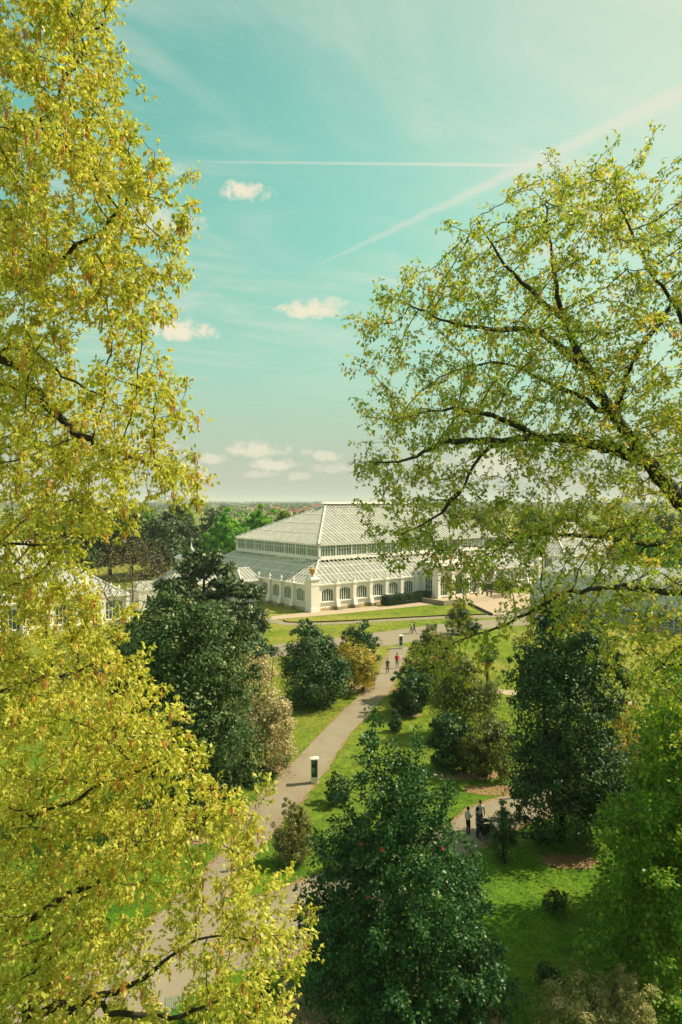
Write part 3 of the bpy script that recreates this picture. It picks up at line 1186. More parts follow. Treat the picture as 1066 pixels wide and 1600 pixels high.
def great_glasshouse():
    L, W = 64.6, 42.0
    H = 4.4
    root = thing('glasshouse', 'huge cream and white two-tier Victorian glasshouse with hipped glass roofs', 'glasshouse', CORNER, ANG)
    wm = window_meshes(2.5, 1.55, 3.35, .42, 4, 0, 'great_window', bw=.10)
    sides = rect_sides(0, 0, L, W)
    nb = {0: 16, 2: 16, 1: 10, 3: 10}
    for k, sd_ in enumerate(sides):
        T = mapper(sd_)
        n = nb[k]
        e = 1.5                                  # corner pier zone
        bay = (sd_[3] - 2 * e) / n
        blank = {0: (6, 7, 8, 9), 3: (4, 5), 1: (4, 5), 2: (7, 8)}[k]
        mb = MB()
        for a, b in ((0, e), (sd_[3] - e, sd_[3])):
            mb.poly([T(a, 0, 0), T(b, 0, 0), T(b, 0, H), T(a, 0, H)])
        wall_bays(mb, T, e, n, bay, H, 2.5, 1.55, 3.35, .42, blank=blank)
        mb.build('wall', M['stucco'], root)
        pl = MB()
        pl.hexa([T(0, .10, 0), T(sd_[3], .10, 0), T(sd_[3], .003, 0), T(0, .003, 0), T(0, .10, .5), T(sd_[3], .10, .5), T(sd_[3], .003, .56), T(0, .003, .56)])
        pl.build('plinth', M['plinth'], root)
        cn = MB()
        cn.hexa([T(-.2, .38, H - .02), T(sd_[3] + .2, .38, H - .02), T(sd_[3] + .2, -.3, H - .02), T(-.2, -.3, H - .02), T(-.2, .42, H + .24), T(sd_[3] + .2, .42, H + .24), T(sd_[3] + .2, -.3, H + .24), T(-.2, -.3, H + .24)])
        cn.build('cornice', M['stucco'], root)
        place_windows(root, sd_, e, n, bay, wm, blank)
        for i in range(1, n):
            if i in blank and (i - 1) in blank:
                continue
            p = put('pier', PIER, root, T(e + i * bay, 0, 0), sd_[4])
            put('pier_foot', PIERFOOT, p)
            put('finial', FINIAL, p, (0, -.16, 4.62))
        hip_face(root, sd_, H + .26, 8.3, 5.9, 5.9, 5.9, sd_[3] / (n * 4 + 3), 2, open_top=.13 if k in (0, 3) else 0)
    for (x, y) in ((.5, .5), (L - .5, .5), (L - .5, W - .5), (.5, W - .5)):
        cp = MB()
        cp.box(-.95, .95, -.95, .95, .02, .6)
        cp.box(-.86, .86, -.86, .86, .6, 5.5)
        cp.box(-1.05, 1.05, -1.05, 1.05, 5.5, 5.72)
        cp.box(-.98, .98, -.98, .98, 5.72, 6.0, top=.72)
        p = cp.build('corner_pier', M['stucco'], root, loc=(x, y, 0))
        put('urn', URN, p, (0, 0, 6.0))
    # clerestory
    i0 = 5.9
    z0, z1 = 8.3, 11.1
    for k, sd_ in enumerate(rect_sides(i0, i0, L - i0, W - i0)):
        T = mapper(sd_)
        n = 14 if k in (0, 2) else 8
        bay = sd_[3] / n
        b = MB()
        b.hexa([T(-.25, .25, z0 - .12), T(sd_[3] + .25, .25, z0 - .12), T(sd_[3] + .25, -.1, z0 - .12), T(-.25, -.1, z0 - .12), T(-.2, .2, z0 + .55), T(sd_[3] + .2, .2, z0 + .55), T(sd_[3] + .2, -.1, z0 + .55), T(-.2, -.1, z0 + .55)])
        b.build('clerestory_base', M['white'], root)
        b = MB()
        b.hexa([T(-.45, .45, z1 - .28), T(sd_[3] + .45, .45, z1 - .28), T(sd_[3] + .45, -.1, z1 - .28), T(-.45, -.1, z1 - .28), T(-.5, .5, z1), T(sd_[3] + .5, .5, z1), T(sd_[3] + .5, -.1, z1), T(-.5, -.1, z1)])
        b.build('clerestory_eave', M['white'], root)
        fr, pn = MB(), MB()
        fr.box(-bay / 2 - .11, -bay / 2 + .11, -.16, .10, z0 + .5, z1 - .25)
        for j in range(1, 6):
            x = -bay / 2 + bay * j / 6
            ww = .055 if j % 2 == 0 else .03
            fr.box(x - ww, x + ww, -.06, .06, z0 + .5, z1 - .25)
        fr.box(-bay / 2, bay / 2, -.055, .055, z1 - .95, z1 - .87)
        pn.poly([(-bay / 2, 0, z0 + .5), (bay / 2, 0, z0 + .5), (bay / 2, 0, z1 - .25), (-bay / 2, 0, z1 - .25)])
        fm, pm_ = fr.mesh('clerestory_frame', M['white']), pn.mesh('clerestory_pane', M['clearglass'])
        for i in range(n):
            f = put('clerestory_window', fm, root, T((i + .5) * bay, 0, 0), sd_[4])
            put('pane', pm_, f)
        mb = MB()
        c = T(0, 0, 0)
        mb.box(c.x - .2, c.x + .2, c.y - .2, c.y + .2, z0, z1)
        mb.build('corner_post', M['white'], root)
    j0 = i0 - .45
    for k, sd_ in enumerate(rect_sides(j0, j0, L - j0, W - j0)):
        dv, du = W / 2 - j0 - .5, 18.2 - j0
        if k in (0, 2):
            hip_face(root, sd_, z1 + .02, 18.0, dv, du, du, sd_[3] / 58, 3, w=.085, open_top=.06)
        else:
            hip_face(root, sd_, z1 + .02, 18.0, du, dv, dv, sd_[3] / 34, 3, w=.085)
    lt = MB()
    lt.box(17.6, L - 17.6, W / 2 - .75, W / 2 + .75, 17.75, 17.95)
    for i in range(33):
        x = 17.7 + (L - 35.4) * i / 32
        lt.box(x - .05, x + .05, W / 2 - .6, W / 2 + .6, 17.95, 18.5)
    lt.box(17.5, L - 17.5, W / 2 - .85, W / 2 + .85, 18.5, 18.62, top=.9)
    lt.box(17.6, L - 17.6, W / 2 - .06, W / 2 + .06, 18.62, 18.85)
    lt.build('ridge_lantern', M['white'], root)
    for x in (17.7, L - 17.7):
        MB().lathe([(.12, 0), (.08, .3), (.16, .45), (.04, .7), (0, 1.4)], 8).build('ridge_finial', M['white'], root, loc=(x, W / 2, 18.6), smooth=True)
    # floor and the beds of tall plants inside
    MB().box(.4, L - .4, .4, W - .4, .02, .12).build('floor', M['innerfloor'], root)
    lobes = []
    for i in range(46):
        lobes.append((rng.uniform(4, L - 4), rng.uniform(4, W - 4), rng.uniform(1.2, 3.2), rng.uniform(1.6, 3), rng.uniform(1.6, 3), rng.uniform(1.4, 2.6)))
    for i in range(24):
        lobes.append((rng.uniform(10, L - 10), rng.uniform(10, W - 10), rng.uniform(4, 9), rng.uniform(1.6, 3), rng.uniform(1.6, 3), rng.uniform(2, 4)))
    leaf_obj('indoor_plants', [bush_leaves(lobes, 14000, .55, .3, seed=5)], M['bushgreen'], root)

    # entrance portico in the middle of the long side
    pu0, pu1, pv, PH = 26.0, 38.6, -4.2, 6.1
    pside = rect_sides(pu0, pv, pu1, 0)
    tall = window_meshes(2.0, .9, 4.0, .8, 2, 2, 'tall_window')
    for k in (0, 1, 3):
        sd_ = pside[k]
        T = mapper(sd_)
        mb = MB()
        n = 3 if k == 0 else 1
        bay = sd_[3] / n
        wall_bays(mb, T, 0, n, bay, PH, 2.0, .9, 4.0, .8)
        mb.build('portico_wall', M['stucco'], root)
        place_windows(root, sd_, 0, n, bay, tall, blank=(1,) if k == 0 else ())
        if k == 0:
            for i in range(n + 1):
                col = MB()
                col.box(-.42, .42, -.5, .06, .02, .7)
                col.box(-.34, .34, -.42, .06, .7, 5.1)
                col.box(-.46, .46, -.54, .06, 5.1, 5.5)
                col.build('pilaster', M['stucco'], root, loc=T(min(max(i * bay, .4), sd_[3] - .4), 0, 0), rotz=sd_[4])
            door = MB()
            c = T(1.5 * bay, -.16, 0)
            for x in (-.95, .02):
                door.box(x, x + .93, -.04, .04, .05, 3.9)
            d_ = door.build('door', M['darkgreen'], root, loc=c, rotz=sd_[4])
            fanm = MB().poly([(x, -.02, z) for x, z in opening_outline(2.0, 3.92, 4.0, .8)])
            fanm.build('fanlight', M['winglass'], d_)
    et = MB()
    et.box(pu0 - .55, pu1 + .55, pv - .6, .3, PH - .35, PH + .1)
    et.box(pu0 - .75, pu1 + .75, pv - .8, .4, PH + .1, PH + .35)
    et.box(pu0 - .2, pu1 + .2, pv - .2, .2, PH + .35, PH + 1.1)
    et.build('entablature', M['stucco'], root)
    for x in np.linspace(pu0 + .2, pu1 - .2, 4):
        put('urn', URN, root, (x, pv + .2, PH + 1.1))
    # lobby on the short end, where the link corridor leaves
    ls = rect_sides(-4.2, 16.4, 0, 25.6)
    lw = window_meshes(1.5, 1.5, 3.3, .3, 2, 1, 'lobby_window')
    for k in (0, 2, 3):
        sd_ = ls[k]
        T = mapper(sd_)
        mb = MB()
        n = 1 if k != 3 else 3
        wall_bays(mb, T, 0, n, sd_[3] / n, 4.1, 1.5, 1.5, 3.3, .3)
        mb.build('lobby_wall', M['stucco'], root)
        place_windows(root, sd_, 0, n, sd_[3] / n, lw)
    rb = MB()
    rb.poly([(-4.5, 16.1, 4.12), (0, 16.1, 4.12), (0, 21, 6.0), (-2.6, 21, 6.0)])
    rb.poly([(-4.5, 25.9, 4.12), (-2.6, 21, 6.0), (0, 21, 6.0), (0, 25.9, 4.12)])
    rb.poly([(-4.5, 16.1, 4.12), (-2.6, 21, 6.0), (-4.5, 25.9, 4.12)])
    rb.build('lobby_roof', M['roofglass'], root)
    eb = MB()
    eb.box(-4.6, 0, 16.0, 16.35, 3.95, 4.2)
    eb.box(-4.6, -4.25, 16.36, 25.6, 3.95, 4.2)
    for (a, b) in (((-4.4, 16.2, 4.2), (-2.6, 21, 6.08)), ((-2.6, 21, 6.08), (0, 21, 6.08))):
        eb.beam(a, b, .2, .18)
    for i in range(1, 7):
        y = 16.2 + 4.8 * i / 7
        eb.beam((-4.4, y, 4.2), (-4.4 + 1.8 * i / 7, y, 4.2 + 1.9 * i / 7), .08, .1)
    for i in range(5):
        x = -.4 - i * .8
        eb.beam((x, 16.2, 4.2), (x, 16.2 + 4.8 * min(1, (x + 4.5) / 1.9), 4.2 + 1.9 * min(1, (x + 4.5) / 1.9)), .08, .1)
    eb.build('lobby_eaves', M['white'], root)
    return root


great_glasshouse()


def octagon_house(u, v, label):
    root = thing('octagon_pavilion', label, 'pavilion', house_pt(u, v), ANG, 'octagonal pavilions between the glasshouse blocks')

    def oct_(r, z):
        return [Vector((r * math.cos(math.pi / 8 + k * math.pi / 4), r * math.sin(math.pi / 8 + k * math.pi / 4), z)) for k in range(8)]
    a, b, c, d = oct_(6.9, 0), oct_(6.9, 4.4), oct_(2.7, 6.9), oct_(2.7, 8.6)
    wm = window_meshes(2.0, 1.4, 3.4, .4, 2, 1, 'octagon_window')
    wall = MB()
    for k in range(8):
        k2 = (k + 1) % 8
        e = (a[k2] - a[k])
        s = (a[k], e.normalized(), e.length)
        nx = Vector((s[1].y, -s[1].x, 0))

        def T(t, o, z, s=s, nx=nx):
            return s[0] + s[1] * t + nx * o + Vector((0, 0, z))
        wall_bays(wall, T, 0, 1, s[2], 4.6, 2.0, 1.4, 3.4, .4)
        f = put('window', wm[0], root, T(s[2] / 2, -.16, 0), math.atan2(s[1].y, s[1].x))
        put('pane', wm[1], f)
    wall.build('wall', M['stucco'], root)
    rf, rib, dr = MB(), MB(), MB()
    for k in range(8):
        k2 = (k + 1) % 8
        rf.poly([b[k] * 1.02, b[k2] * 1.02, c[k2], c[k]])
        for t in (0, .2, .4, .6, .8):
            rib.beam(b[k].lerp(b[k2], t) + Vector((0, 0, .08)), c[k].lerp(c[k2], t) + Vector((0, 0, .08)), .09 if t else .2, .12)
        rib.beam(b[k] * 1.03, b[k2] * 1.03, .35, .24)
        dr.poly([c[k], c[k2], d[k2], d[k]], 1)
        dr.beam(c[k], d[k], .22, .22)
        dr.beam(d[k] * 1.0, d[k2] * 1.0, .3, .24)
        dr.beam(c[k].lerp(c[k2], .5), d[k].lerp(d[k2], .5), .12, .12)
    rf.build('roof_pane', M['roofglass'], root)
    rib.build('rafters', M['white'], root, kind='stuff')
    dr.build('drum', [M['white'], M['clearglass']], root)
    cp = MB()
    e8 = oct_(3.3, 8.72)
    top = [Vector((q.x * .09, q.y * .09, 10.3)) for q in e8]
    for k in range(8):
        cp.poly([e8[k], e8[(k + 1) % 8], top[(k + 1) % 8], top[k]])
    cp.poly(e8[::-1])
    cap = cp.build('cap_roof', M['lead'], root)
    MB().lathe([(.34, -.1), (.30, .15), (.12, .3), (.2, .5), (.06, .7), (.1, .85), (.03, 1.0), (0, 2.0)], 8, (0, 0, 10.3)).build('finial', M['white'], cap, smooth=True)
    # link corridors
    for (x0, x1) in ((-11, -6.3), (6.3, 8.0)):
        cb = MB()
        cb.box(x0, x1, -2.6, 2.6, .02, 3.6)
        cb.poly([(x0, -2.9, 3.62), (x1, -2.9, 3.62), (x1, 0, 5.0), (x0, 0, 5.0)], 1)
        cb.poly([(x0, 2.9, 3.62), (x0, 0, 5.0), (x1, 0, 5.0), (x1, 2.9, 3.62)], 1)
        cb.build('link_corridor', [M['stucco'], M['roofglass']], root)
    return root


octagon_house(-12.2, 21, 'small octagonal glass pavilion with finial cap left of the great glasshouse')
octagon_house(64.6 + 12.2, 21, 'small octagonal glass pavilion beyond the far end of the great glasshouse')


def wing_house(u0, v0, L, W, label, n):
    root = thing('wing_glasshouse', label, 'glasshouse', house_pt(u0, v0), ANG)
    H = 4.4
    m = window_meshes(2.6, .9, 3.5, .3, 4, 1, 'wing_window')
    for k, sd_ in enumerate(rect_sides(0, 0, L, W)):
        T = mapper(sd_)
        nn = n if k in (0, 2) else int(round(n * W / L))
        bay = sd_[3] / nn
        mb = MB()
        wall_bays(mb, T, 0, nn, bay, H, 2.6, .9, 3.5, .3)
        mb.build('wall', M['stucco'], root)
        place_windows(root, sd_, 0, nn, bay, m)
        cn = MB()
        cn.hexa([T(-.2, .38, H - .02), T(sd_[3] + .2, .38, H - .02), T(sd_[3] + .2, -.3, H - .02), T(-.2, -.3, H - .02), T(-.2, .42, H + .24), T(sd_[3] + .2, .42, H + .24), T(sd_[3] + .2, -.3, H + .24), T(-.2, -.3, H + .24)])
        cn.build('cornice', M['stucco'], root)
        for i in range(nn):
            p = put('pier', PIER, root, T(i * bay, 0, 0), sd_[4])
            put('finial', FINIAL, p, (0, -.16, 4.62))
        if k in (0, 2):
            hip_face(root, sd_, H + .26, 12.0, W / 2 - .4, W / 2 - 1, W / 2 - 1, 1.0, 3)
        else:
            hip_face(root, sd_, H + .26, 12.0, W / 2 - 1, W / 2 - .4, W / 2 - .4, 1.0, 3)
    r_ = MB().box(W / 2 - 1.4, L - W / 2 + 1.4, W / 2 - .5, W / 2 + .5, 11.9, 12.2)
    x = W / 2 - 1.3
    while x < L - W / 2 + 1.4:
        r_.box(x - .06, x + .06, W / 2 - .05, W / 2 + .05, 12.2, 12.75)
        x += .5
    r_.box(W / 2 - 1.4, L - W / 2 + 1.4, W / 2 - .04, W / 2 + .04, 12.75, 12.85)
    r_.build('ridge_crest', M['white'], root)
    MB().box(.4, L - .4, .4, W - .4, .02, .12).build('floor', M['innerfloor'], root)
    lobes = [(rng.uniform(3, L - 3), rng.uniform(3, W - 3), rng.uniform(1, 4), 2, 2, 2) for _ in range(24)]
    leaf_obj('indoor_plants', [bush_leaves(lobes, 5000, .6, .3, seed=6)], M['bushgreen'], root)
    return root


wing_house(-62.0, 9.0, 33.0, 24.0, 'hipped white glasshouse wing at left, half hidden by the bare bronze tree', 9)
wing_house(64.6 + 23.0, 9.0, 33.0, 24.0, 'farthest hipped glasshouse wing at right, seen through the oak branches', 9)


def aluminium_house():
    o = Vector((32.4, 116.5, 0))
    root = thing('aluminium_glasshouse', 'grey metal-framed greenhouse with curved glass eaves behind the right oak', 'greenhouse', o, ANG - math.pi / 2)
    # local x runs along the front (towards the camera), local y runs in
    L, W = 30.0, 16.0
    prof = [(0, .75), (0, 2.7), (.55, 4.0), (1.5, 5.0), (3.0, 5.9), (3.05, 6.7), (W / 2, 8.6)]
    full = prof + [(W - y, z) for y, z in prof[::-1][1:]]
    pl = MB().box(-.1, L + .1, -.12, W + .12, 0, .75)
    pl.build('plinth', M['stone'], root)
    n = 11
    for (y0, z0), (y1, z1) in zip(full, full[1:]):
        for i in range(n):
            x0, x1 = L * i / n + .04, L * (i + 1) / n - .04
            vertical = abs(y1 - y0) < .02 and z0 < 2
            MB().poly([(x0, y0, z0), (x1, y0, z0), (x1, y1, z1), (x0, y1, z1)]).build('pane', M['winglass'] if vertical else M['roofglass'], root)
    for x in (0, L):
        MB().poly([(x, y, z) for y, z in full]).build('gable_pane', M['roofglass'], root)
    fr = MB()
    for i in range(n + 1):
        x = L * i / n
        for (y0, z0), (y1, z1) in zip(full, full[1:]):
            fr.beam((x, y0, z0), (x, y1, z1), .12, .16, up=(1, 0, 0))
        if i < n:
            for j in (1, 2):
                xx = x + L / n * j / 3
                for (y0, z0), (y1, z1) in zip(full, full[1:]):
                    fr.beam((xx, y0, z0), (xx, y1, z1), .05, .08, up=(1, 0, 0))
    fr.build('glazing_bars', M['alu'], root, kind='stuff')
    rl = MB()
    for (y, z) in full:
        rl.beam((-.1, y, z), (L + .1, y, z), .14, .14)
    rl.beam((-.1, -.02, 1.7), (L + .1, -.02, 1.7), .08, .08)
    rl.build('rails', M['alu'], root)
    for i in range(n):
        x = L * (i + .5) / n
        f = MB()
        f.beam((x - 1.1, 2.7, 6.05), (x - 1.1, 2.3, 7.1), .10, .10)
        f.beam((x + 1.1, 2.7, 6.05), (x + 1.1, 2.3, 7.1), .10, .10)
        f.poly([(x - 1.1, 2.7, 6.05), (x + 1.1, 2.7, 6.05), (x + 1.1, 2.3, 7.1), (x - 1.1, 2.3, 7.1)], 1)
        f.build('vent_flap', [M['white'], M['roofglass']], root)
    lobes = [(rng.uniform(2, L - 2), rng.uniform(3, W - 3), rng.uniform(1.2, 3), 1.8, 1.8, 1.8) for _ in range(22)]
    leaf_obj('indoor_plants', [bush_leaves(lobes, 4000, .5, .3, seed=8)], M['bushgreen'], root)


aluminium_house()


def terrace():
    root = thing('entrance_terrace', 'low stone entrance terrace with steps and side walls before the portico', 'terrace', house_pt(32.3, -4.2), ANG)
    MB().box(-9, 9, -4.5, 8.2, .04, .52).build('platform', M['gravel'], root)
    b = MB()
    b.box(-9.3, -9, -4.8, 2, .04, .85)
    b.box(9, 9.3, -4.8, 2, .04, .85)
    b.box(-9, -4, -4.8, -4.5, .04, .85)
    b.box(4, 9, -4.8, -4.5, .04, .85)
    b.build('parapet', M['stone'], root)
    for i in range(3):
        MB().box(-4, 4, -4.5 - .4 * (i + 1), -4.5 - .4 * i, .04, .52 - .14 * (i + 1) + .04 * 0 + .02).build('step', M['step'], root)
    k = MB()
    a = gp(735, 945)
    b2 = gp(768, 962)
    root.rotation_euler.z = ANG
    return root


terrace()
kb = MB()
a_, b_ = gp(733, 944.5), gp(770, 962.5)
kb.beam(a_ + Vector((0, 0, .16)), b_ + Vector((0, 0, .16)), .3, .42)
tag(kb.build('ramp_kerb', M['kerb']), 'dark slanting kerb beside the gravel ramp to the entrance', 'kerb')


# ------------------------------------------------------------------ trees near the camera
def colony_tree(name, label, limbs, attr, leafmat, barkmat, step, kill, iters, r0, rmin_trunk, per, size, aspect, spread, rleaf,
                seed=0, shape=4, hang=.4, droop=0.02, var=(.5, .22), group=None, sides=5, expo=2.3, bunch=1, limb_r=None):
    base = Vector(limbs[0][0])
    root = thing(name, label, 'tree', (base.x, base.y, 0), 0, group)
    sp, pa, lr = limbs_to_seeds(limbs, step, limb_r)
    P, par = grow(sp, pa, attr, step, kill, iters, seed, droop)
    rad, nch = radii(par, r0, expo)
    # trunk and limbs never thinner than a share of their seed size
    P = P - np.array([base.x, base.y, 0])
    rad = np.minimum(rad, rmin_trunk)
    rad[:len(lr)] = np.maximum(rad[:len(lr)], lr)
    put('trunk', wood_mesh('trunk', P, par, rad, barkmat, sides), root)
    lv = twig_leaves(P, par, rad, nch, rleaf, per, size, aspect, spread, var, seed + 1, shape, hang, bunch)
    leaf_obj('crown', [lv], leafmat, root)
    return root, P, par, rad, nch


# --- big oak at the left, its outer twigs reaching across the frame
LEFT_OUT = [(-80, -90), (150, -90), (190, 0), (192, 60), (175, 110), (182, 160), (165, 200), (225, 232), (258, 250), (240, 290), (278, 322), (262, 350), (245, 380), (275, 415), (268, 450), (285, 462), (262, 495),
            (240, 515), (205, 555), (255, 575), (266, 605), (300, 650), (296, 690), (312, 720), (300, 745), (326, 770), (262, 782), (205, 792), (150, 800), (135, 835), (118, 880), (140, 915), (148, 960), (185, 1000), (190, 1040), (225, 1075),
            (262, 1110), (296, 1140), (262, 1165), (292, 1190), (300, 1215), (350, 1240), (372, 1262), (410, 1275), (395, 1320), (410, 1345), (370, 1365), (408, 1400), (440, 1425), (482, 1442), (470, 1480), (440, 1500), (452, 1540), (425, 1600), (430, 1670), (-80, 1670)]
LEFT_HOLES = [[(95, 520), (150, 505), (200, 560), (170, 585), (110, 560)], [(105, 590), (150, 575), (200, 640), (250, 640), (240, 665), (170, 680), (120, 640)], [(60, 470), (110, 480), (95, 505), (55, 495)],
              [(190, 735), (255, 745), (240, 775), (180, 770)], [(190, 1500), (255, 1440), (290, 1465), (255, 1540), (200, 1560)], [(0, 1440), (45, 1430), (60, 1500), (0, 1540)], [(285, 1395), (345, 1380), (330, 1440), (285, 1440)],
              [(135, 700), (175, 720), (180, 760), (135, 750)], [(55, 1120), (90, 1110), (95, 1150), (60, 1160)], [(330, 1500), (380, 1490), (400, 1530), (350, 1550)]]
tx, ty = -11.0, 13.0


def lo_left(x, y):
    return np.where(y > 1100, 9.0 - (y - 1100) * .0012, 9.2)


def hi_left(x, y):
    return np.where(x > 200, 12.0, 14.0)


left_attr = sample_px(LEFT_OUT, 7000, lo_left, hi_left, LEFT_HOLES, 11, 1750, .27)
lq = np.c_[CX + left_attr[:, 0] / left_attr[:, 1] * FPX, HORIZON + (CAM_H - left_attr[:, 2]) / left_attr[:, 1] * FPX]
lkeep = rng.random(len(lq)) < np.where((lq[:, 0] > 190) & (lq[:, 1] > 1330), .42, np.where(lq[:, 0] > 215, .8, 1.0))
left_attr = left_attr[lkeep]
left_limbs = [
    [(tx, ty, 0), (tx + .1, ty, 6), (tx - .1, ty - .1, 12), (tx, ty, 19), (tx + .3, ty, 25), (tx + .6, ty, 30)],
    [(tx + .2, ty, 22.4), at(-120, 500, 12), at(20, 570, 11.4), at(90, 650, 11), at(160, 700, 10.8), at(215, 718, 10.8), at(275, 742, 10.8)],
    [(tx + .1, ty, 22.0), at(-80, 415, 12), at(35, 440, 11.6), at(110, 400, 11.5), at(200, 330, 11.5)],
    [(tx + .3, ty, 24.6), at(-90, 230, 12.4), at(60, 200, 12), at(120, 110, 11.8), at(170, 30, 11.8)],
    [(tx, ty, 19.5), at(-120, 640, 12.6), at(20, 545, 12.2), at(120, 600, 12.2), at(210, 640, 12.2)],
    [(tx, ty, 16.6), at(-100, 860, 12), at(20, 850, 11.5), at(90, 850, 11.4)],
    [(tx, ty, 13.8), at(-120, 1100, 12), at(0, 1080, 11.4), at(110, 1050, 11), at(180, 1040, 11)],
    [(tx, ty, 12.0), at(-130, 1300, 11.4), at(20, 1280, 10.8), at(140, 1240, 10.4), at(270, 1180, 10.2)],
    [(tx, ty, 10.2), at(-120, 1480, 11), at(30, 1450, 10.2), at(150, 1380, 10), at(230, 1310, 9.9), at(330, 1270, 9.9)],
    [(tx, ty, 9.6), at(-60, 1640, 10.6), at(60, 1590, 9.8), at(130, 1578, 9.6), at(225, 1535, 9.5), at(290, 1480, 9.5), at(385, 1470, 9.5)],
    [at(30, 1600, 9.9), at(50, 1510, 9.8), at(95, 1430, 9.7), at(150, 1400, 9.7)],
    [at(130, 1578, 9.6), at(230, 1600, 9.4), at(330, 1580, 9.4), at(400, 1540, 9.4)],
]
oak, oP, opar, orad, onch = colony_tree('oak_tree', 'tall oak at left with yellow-green young leaves and hanging orange catkins', left_limbs, left_attr, M['oak'], M['bark'],
                                        .17, .19, 90, .0042, .42, 64, .068, .50, .17, .014, seed=21, shape=4, hang=.9, droop=.05, var=(.55, .2), bunch=5,
                                        limb_r=[.46, .15, .12, .11, .10, .09, .09, .09, .11, .11, .06, .06])
# catkins: the ones that show largest are single parts, the rest one mesh
tips = np.where((onch == 0) & (opar >= 0))[0]
tw = oP[tips] + np.array([tx, ty, 0])
tpx = CX + tw[:, 0] / tw[:, 1] * FPX
tpy = HORIZON + (CAM_H - tw[:, 2]) / tw[:, 1] * FPX
vis = np.where((tpx > 0) & (tpy > 0) & (tpy < 1600))[0]
cm = []
for k in range(4):
    b = MB()
    for j in range(3):
        a = rng.uniform(0, 6.28)
        s = rng.uniform(.004, .02)
        Lc = rng.uniform(.09, .21)
        b.tube([(math.cos(a) * s, math.sin(a) * s, 0), (math.cos(a) * s * 1.5 + rng.normal(0, .004), math.sin(a) * s * 1.5, -Lc * .35), (math.cos(a) * s * 1.6 + rng.normal(0, .006), math.sin(a) * s * 1.6, -Lc * .7), (math.cos(a) * s * 1.4, math.sin(a) * s * 1.4, -Lc)],
               [.003, .0095, .011, .004], 4, cap=False)
    cm.append(b.mesh('catkin', M['catkin']))
sel = rng.permutation(vis)[:980]
near = sel[np.argsort(tw[sel, 1])]
for i in near[:300]:
    put('catkin', cm[int(rng.integers(0, 4))], oak, tuple(oP[tips[i]]), rng.uniform(0, 6.28))
b = MB()
for i in near[300:]:
    p = Vector(oP[tips[i]])
    for j in range(2):
        q = p + Vector((rng.normal(0, .012), rng.normal(0, .012), 0))
        Lc = rng.uniform(.09, .2)
        b.tube([q, q + Vector((rng.normal(0, .006), 0, -Lc * .5)), q + Vector((rng.normal(0, .01), 0, -Lc))], [.003, .011, .004], 4, cap=False)
b.build('catkins', M['catkin'], oak, kind='stuff')

# --- oak at the right
RIGHT_OUT = [(1190, 252), (1100, 262), (1050, 272), (1010, 284), (985, 254), (962, 247), (935, 284), (905, 290), (880, 272), (850, 258), (832, 307), (820, 352), (790, 357), (765, 367), (742, 340), (722, 340), (728, 382), (735, 407), (700, 414), (675, 434), (645, 427), (616, 430), (608, 440), (620, 465), (592, 485), (578, 505), (590, 530), (582, 555), (606, 590), (636, 600), (640, 620), (598, 622), (568, 640), (576, 672), (598, 690), (580, 700), (552, 712), (572, 735), (590, 750), (590, 800), (602, 846), (635, 872), (668, 905), (715, 918), (770, 905), (800, 925), (830, 950), (850, 985), (900, 990), (935, 960), (950, 1000), (955, 1040), (985, 1080), (1010, 1110), (1060, 1130), (1080, 1140), (1120, 1240)]
RIGHT_HOLES = [[(625, 490), (668, 500), (690, 540), (650, 600), (610, 580), (640, 540)], [(735, 712), (790, 700), (835, 770), (800, 790), (745, 780)], [(650, 600), (690, 590), (690, 625), (655, 640)], [(700, 560), (735, 550), (740, 575), (705, 585)],
               [(845, 770), (905, 760), (905, 790), (850, 795)], [(755, 420), (790, 440), (780, 470), (752, 460)], [(905, 420), (935, 430), (930, 480), (905, 470)], [(960, 480), (1000, 500), (985, 550), (960, 540)], [(820, 610), (860, 620), (850, 660), (815, 650)],
               [(690, 640), (730, 640), (725, 665), (690, 668)], [(1010, 380), (1040, 400), (1035, 450), (1008, 440)], [(830, 860), (940, 850), (945, 925), (850, 930)]]
right_attr = sample_px(RIGHT_OUT, 5600, lambda x, y: np.where(y > 800, 17.0, 17.5), lambda x, y: np.where(y > 800, 22.0, 25.0), RIGHT_HOLES, 31, 1000, .46)
spray = sample_px([(636, 1010), (690, 985), (760, 975), (820, 960), (860, 975), (800, 1000), (745, 1080), (690, 1078), (640, 1055)], 60, 16.5, 18.5, (), 33)
rq_ = np.c_[CX + right_attr[:, 0] / right_attr[:, 1] * FPX, HORIZON + (CAM_H - right_attr[:, 2]) / right_attr[:, 1] * FPX]
right_attr = right_attr[rng.random(len(rq_)) < np.where((rq_[:, 0] > 920) & (rq_[:, 1] > 880), .6, 1.0)]
right_attr = np.concatenate([right_attr, spray])
rx_, ry_ = 15.4, 22.5
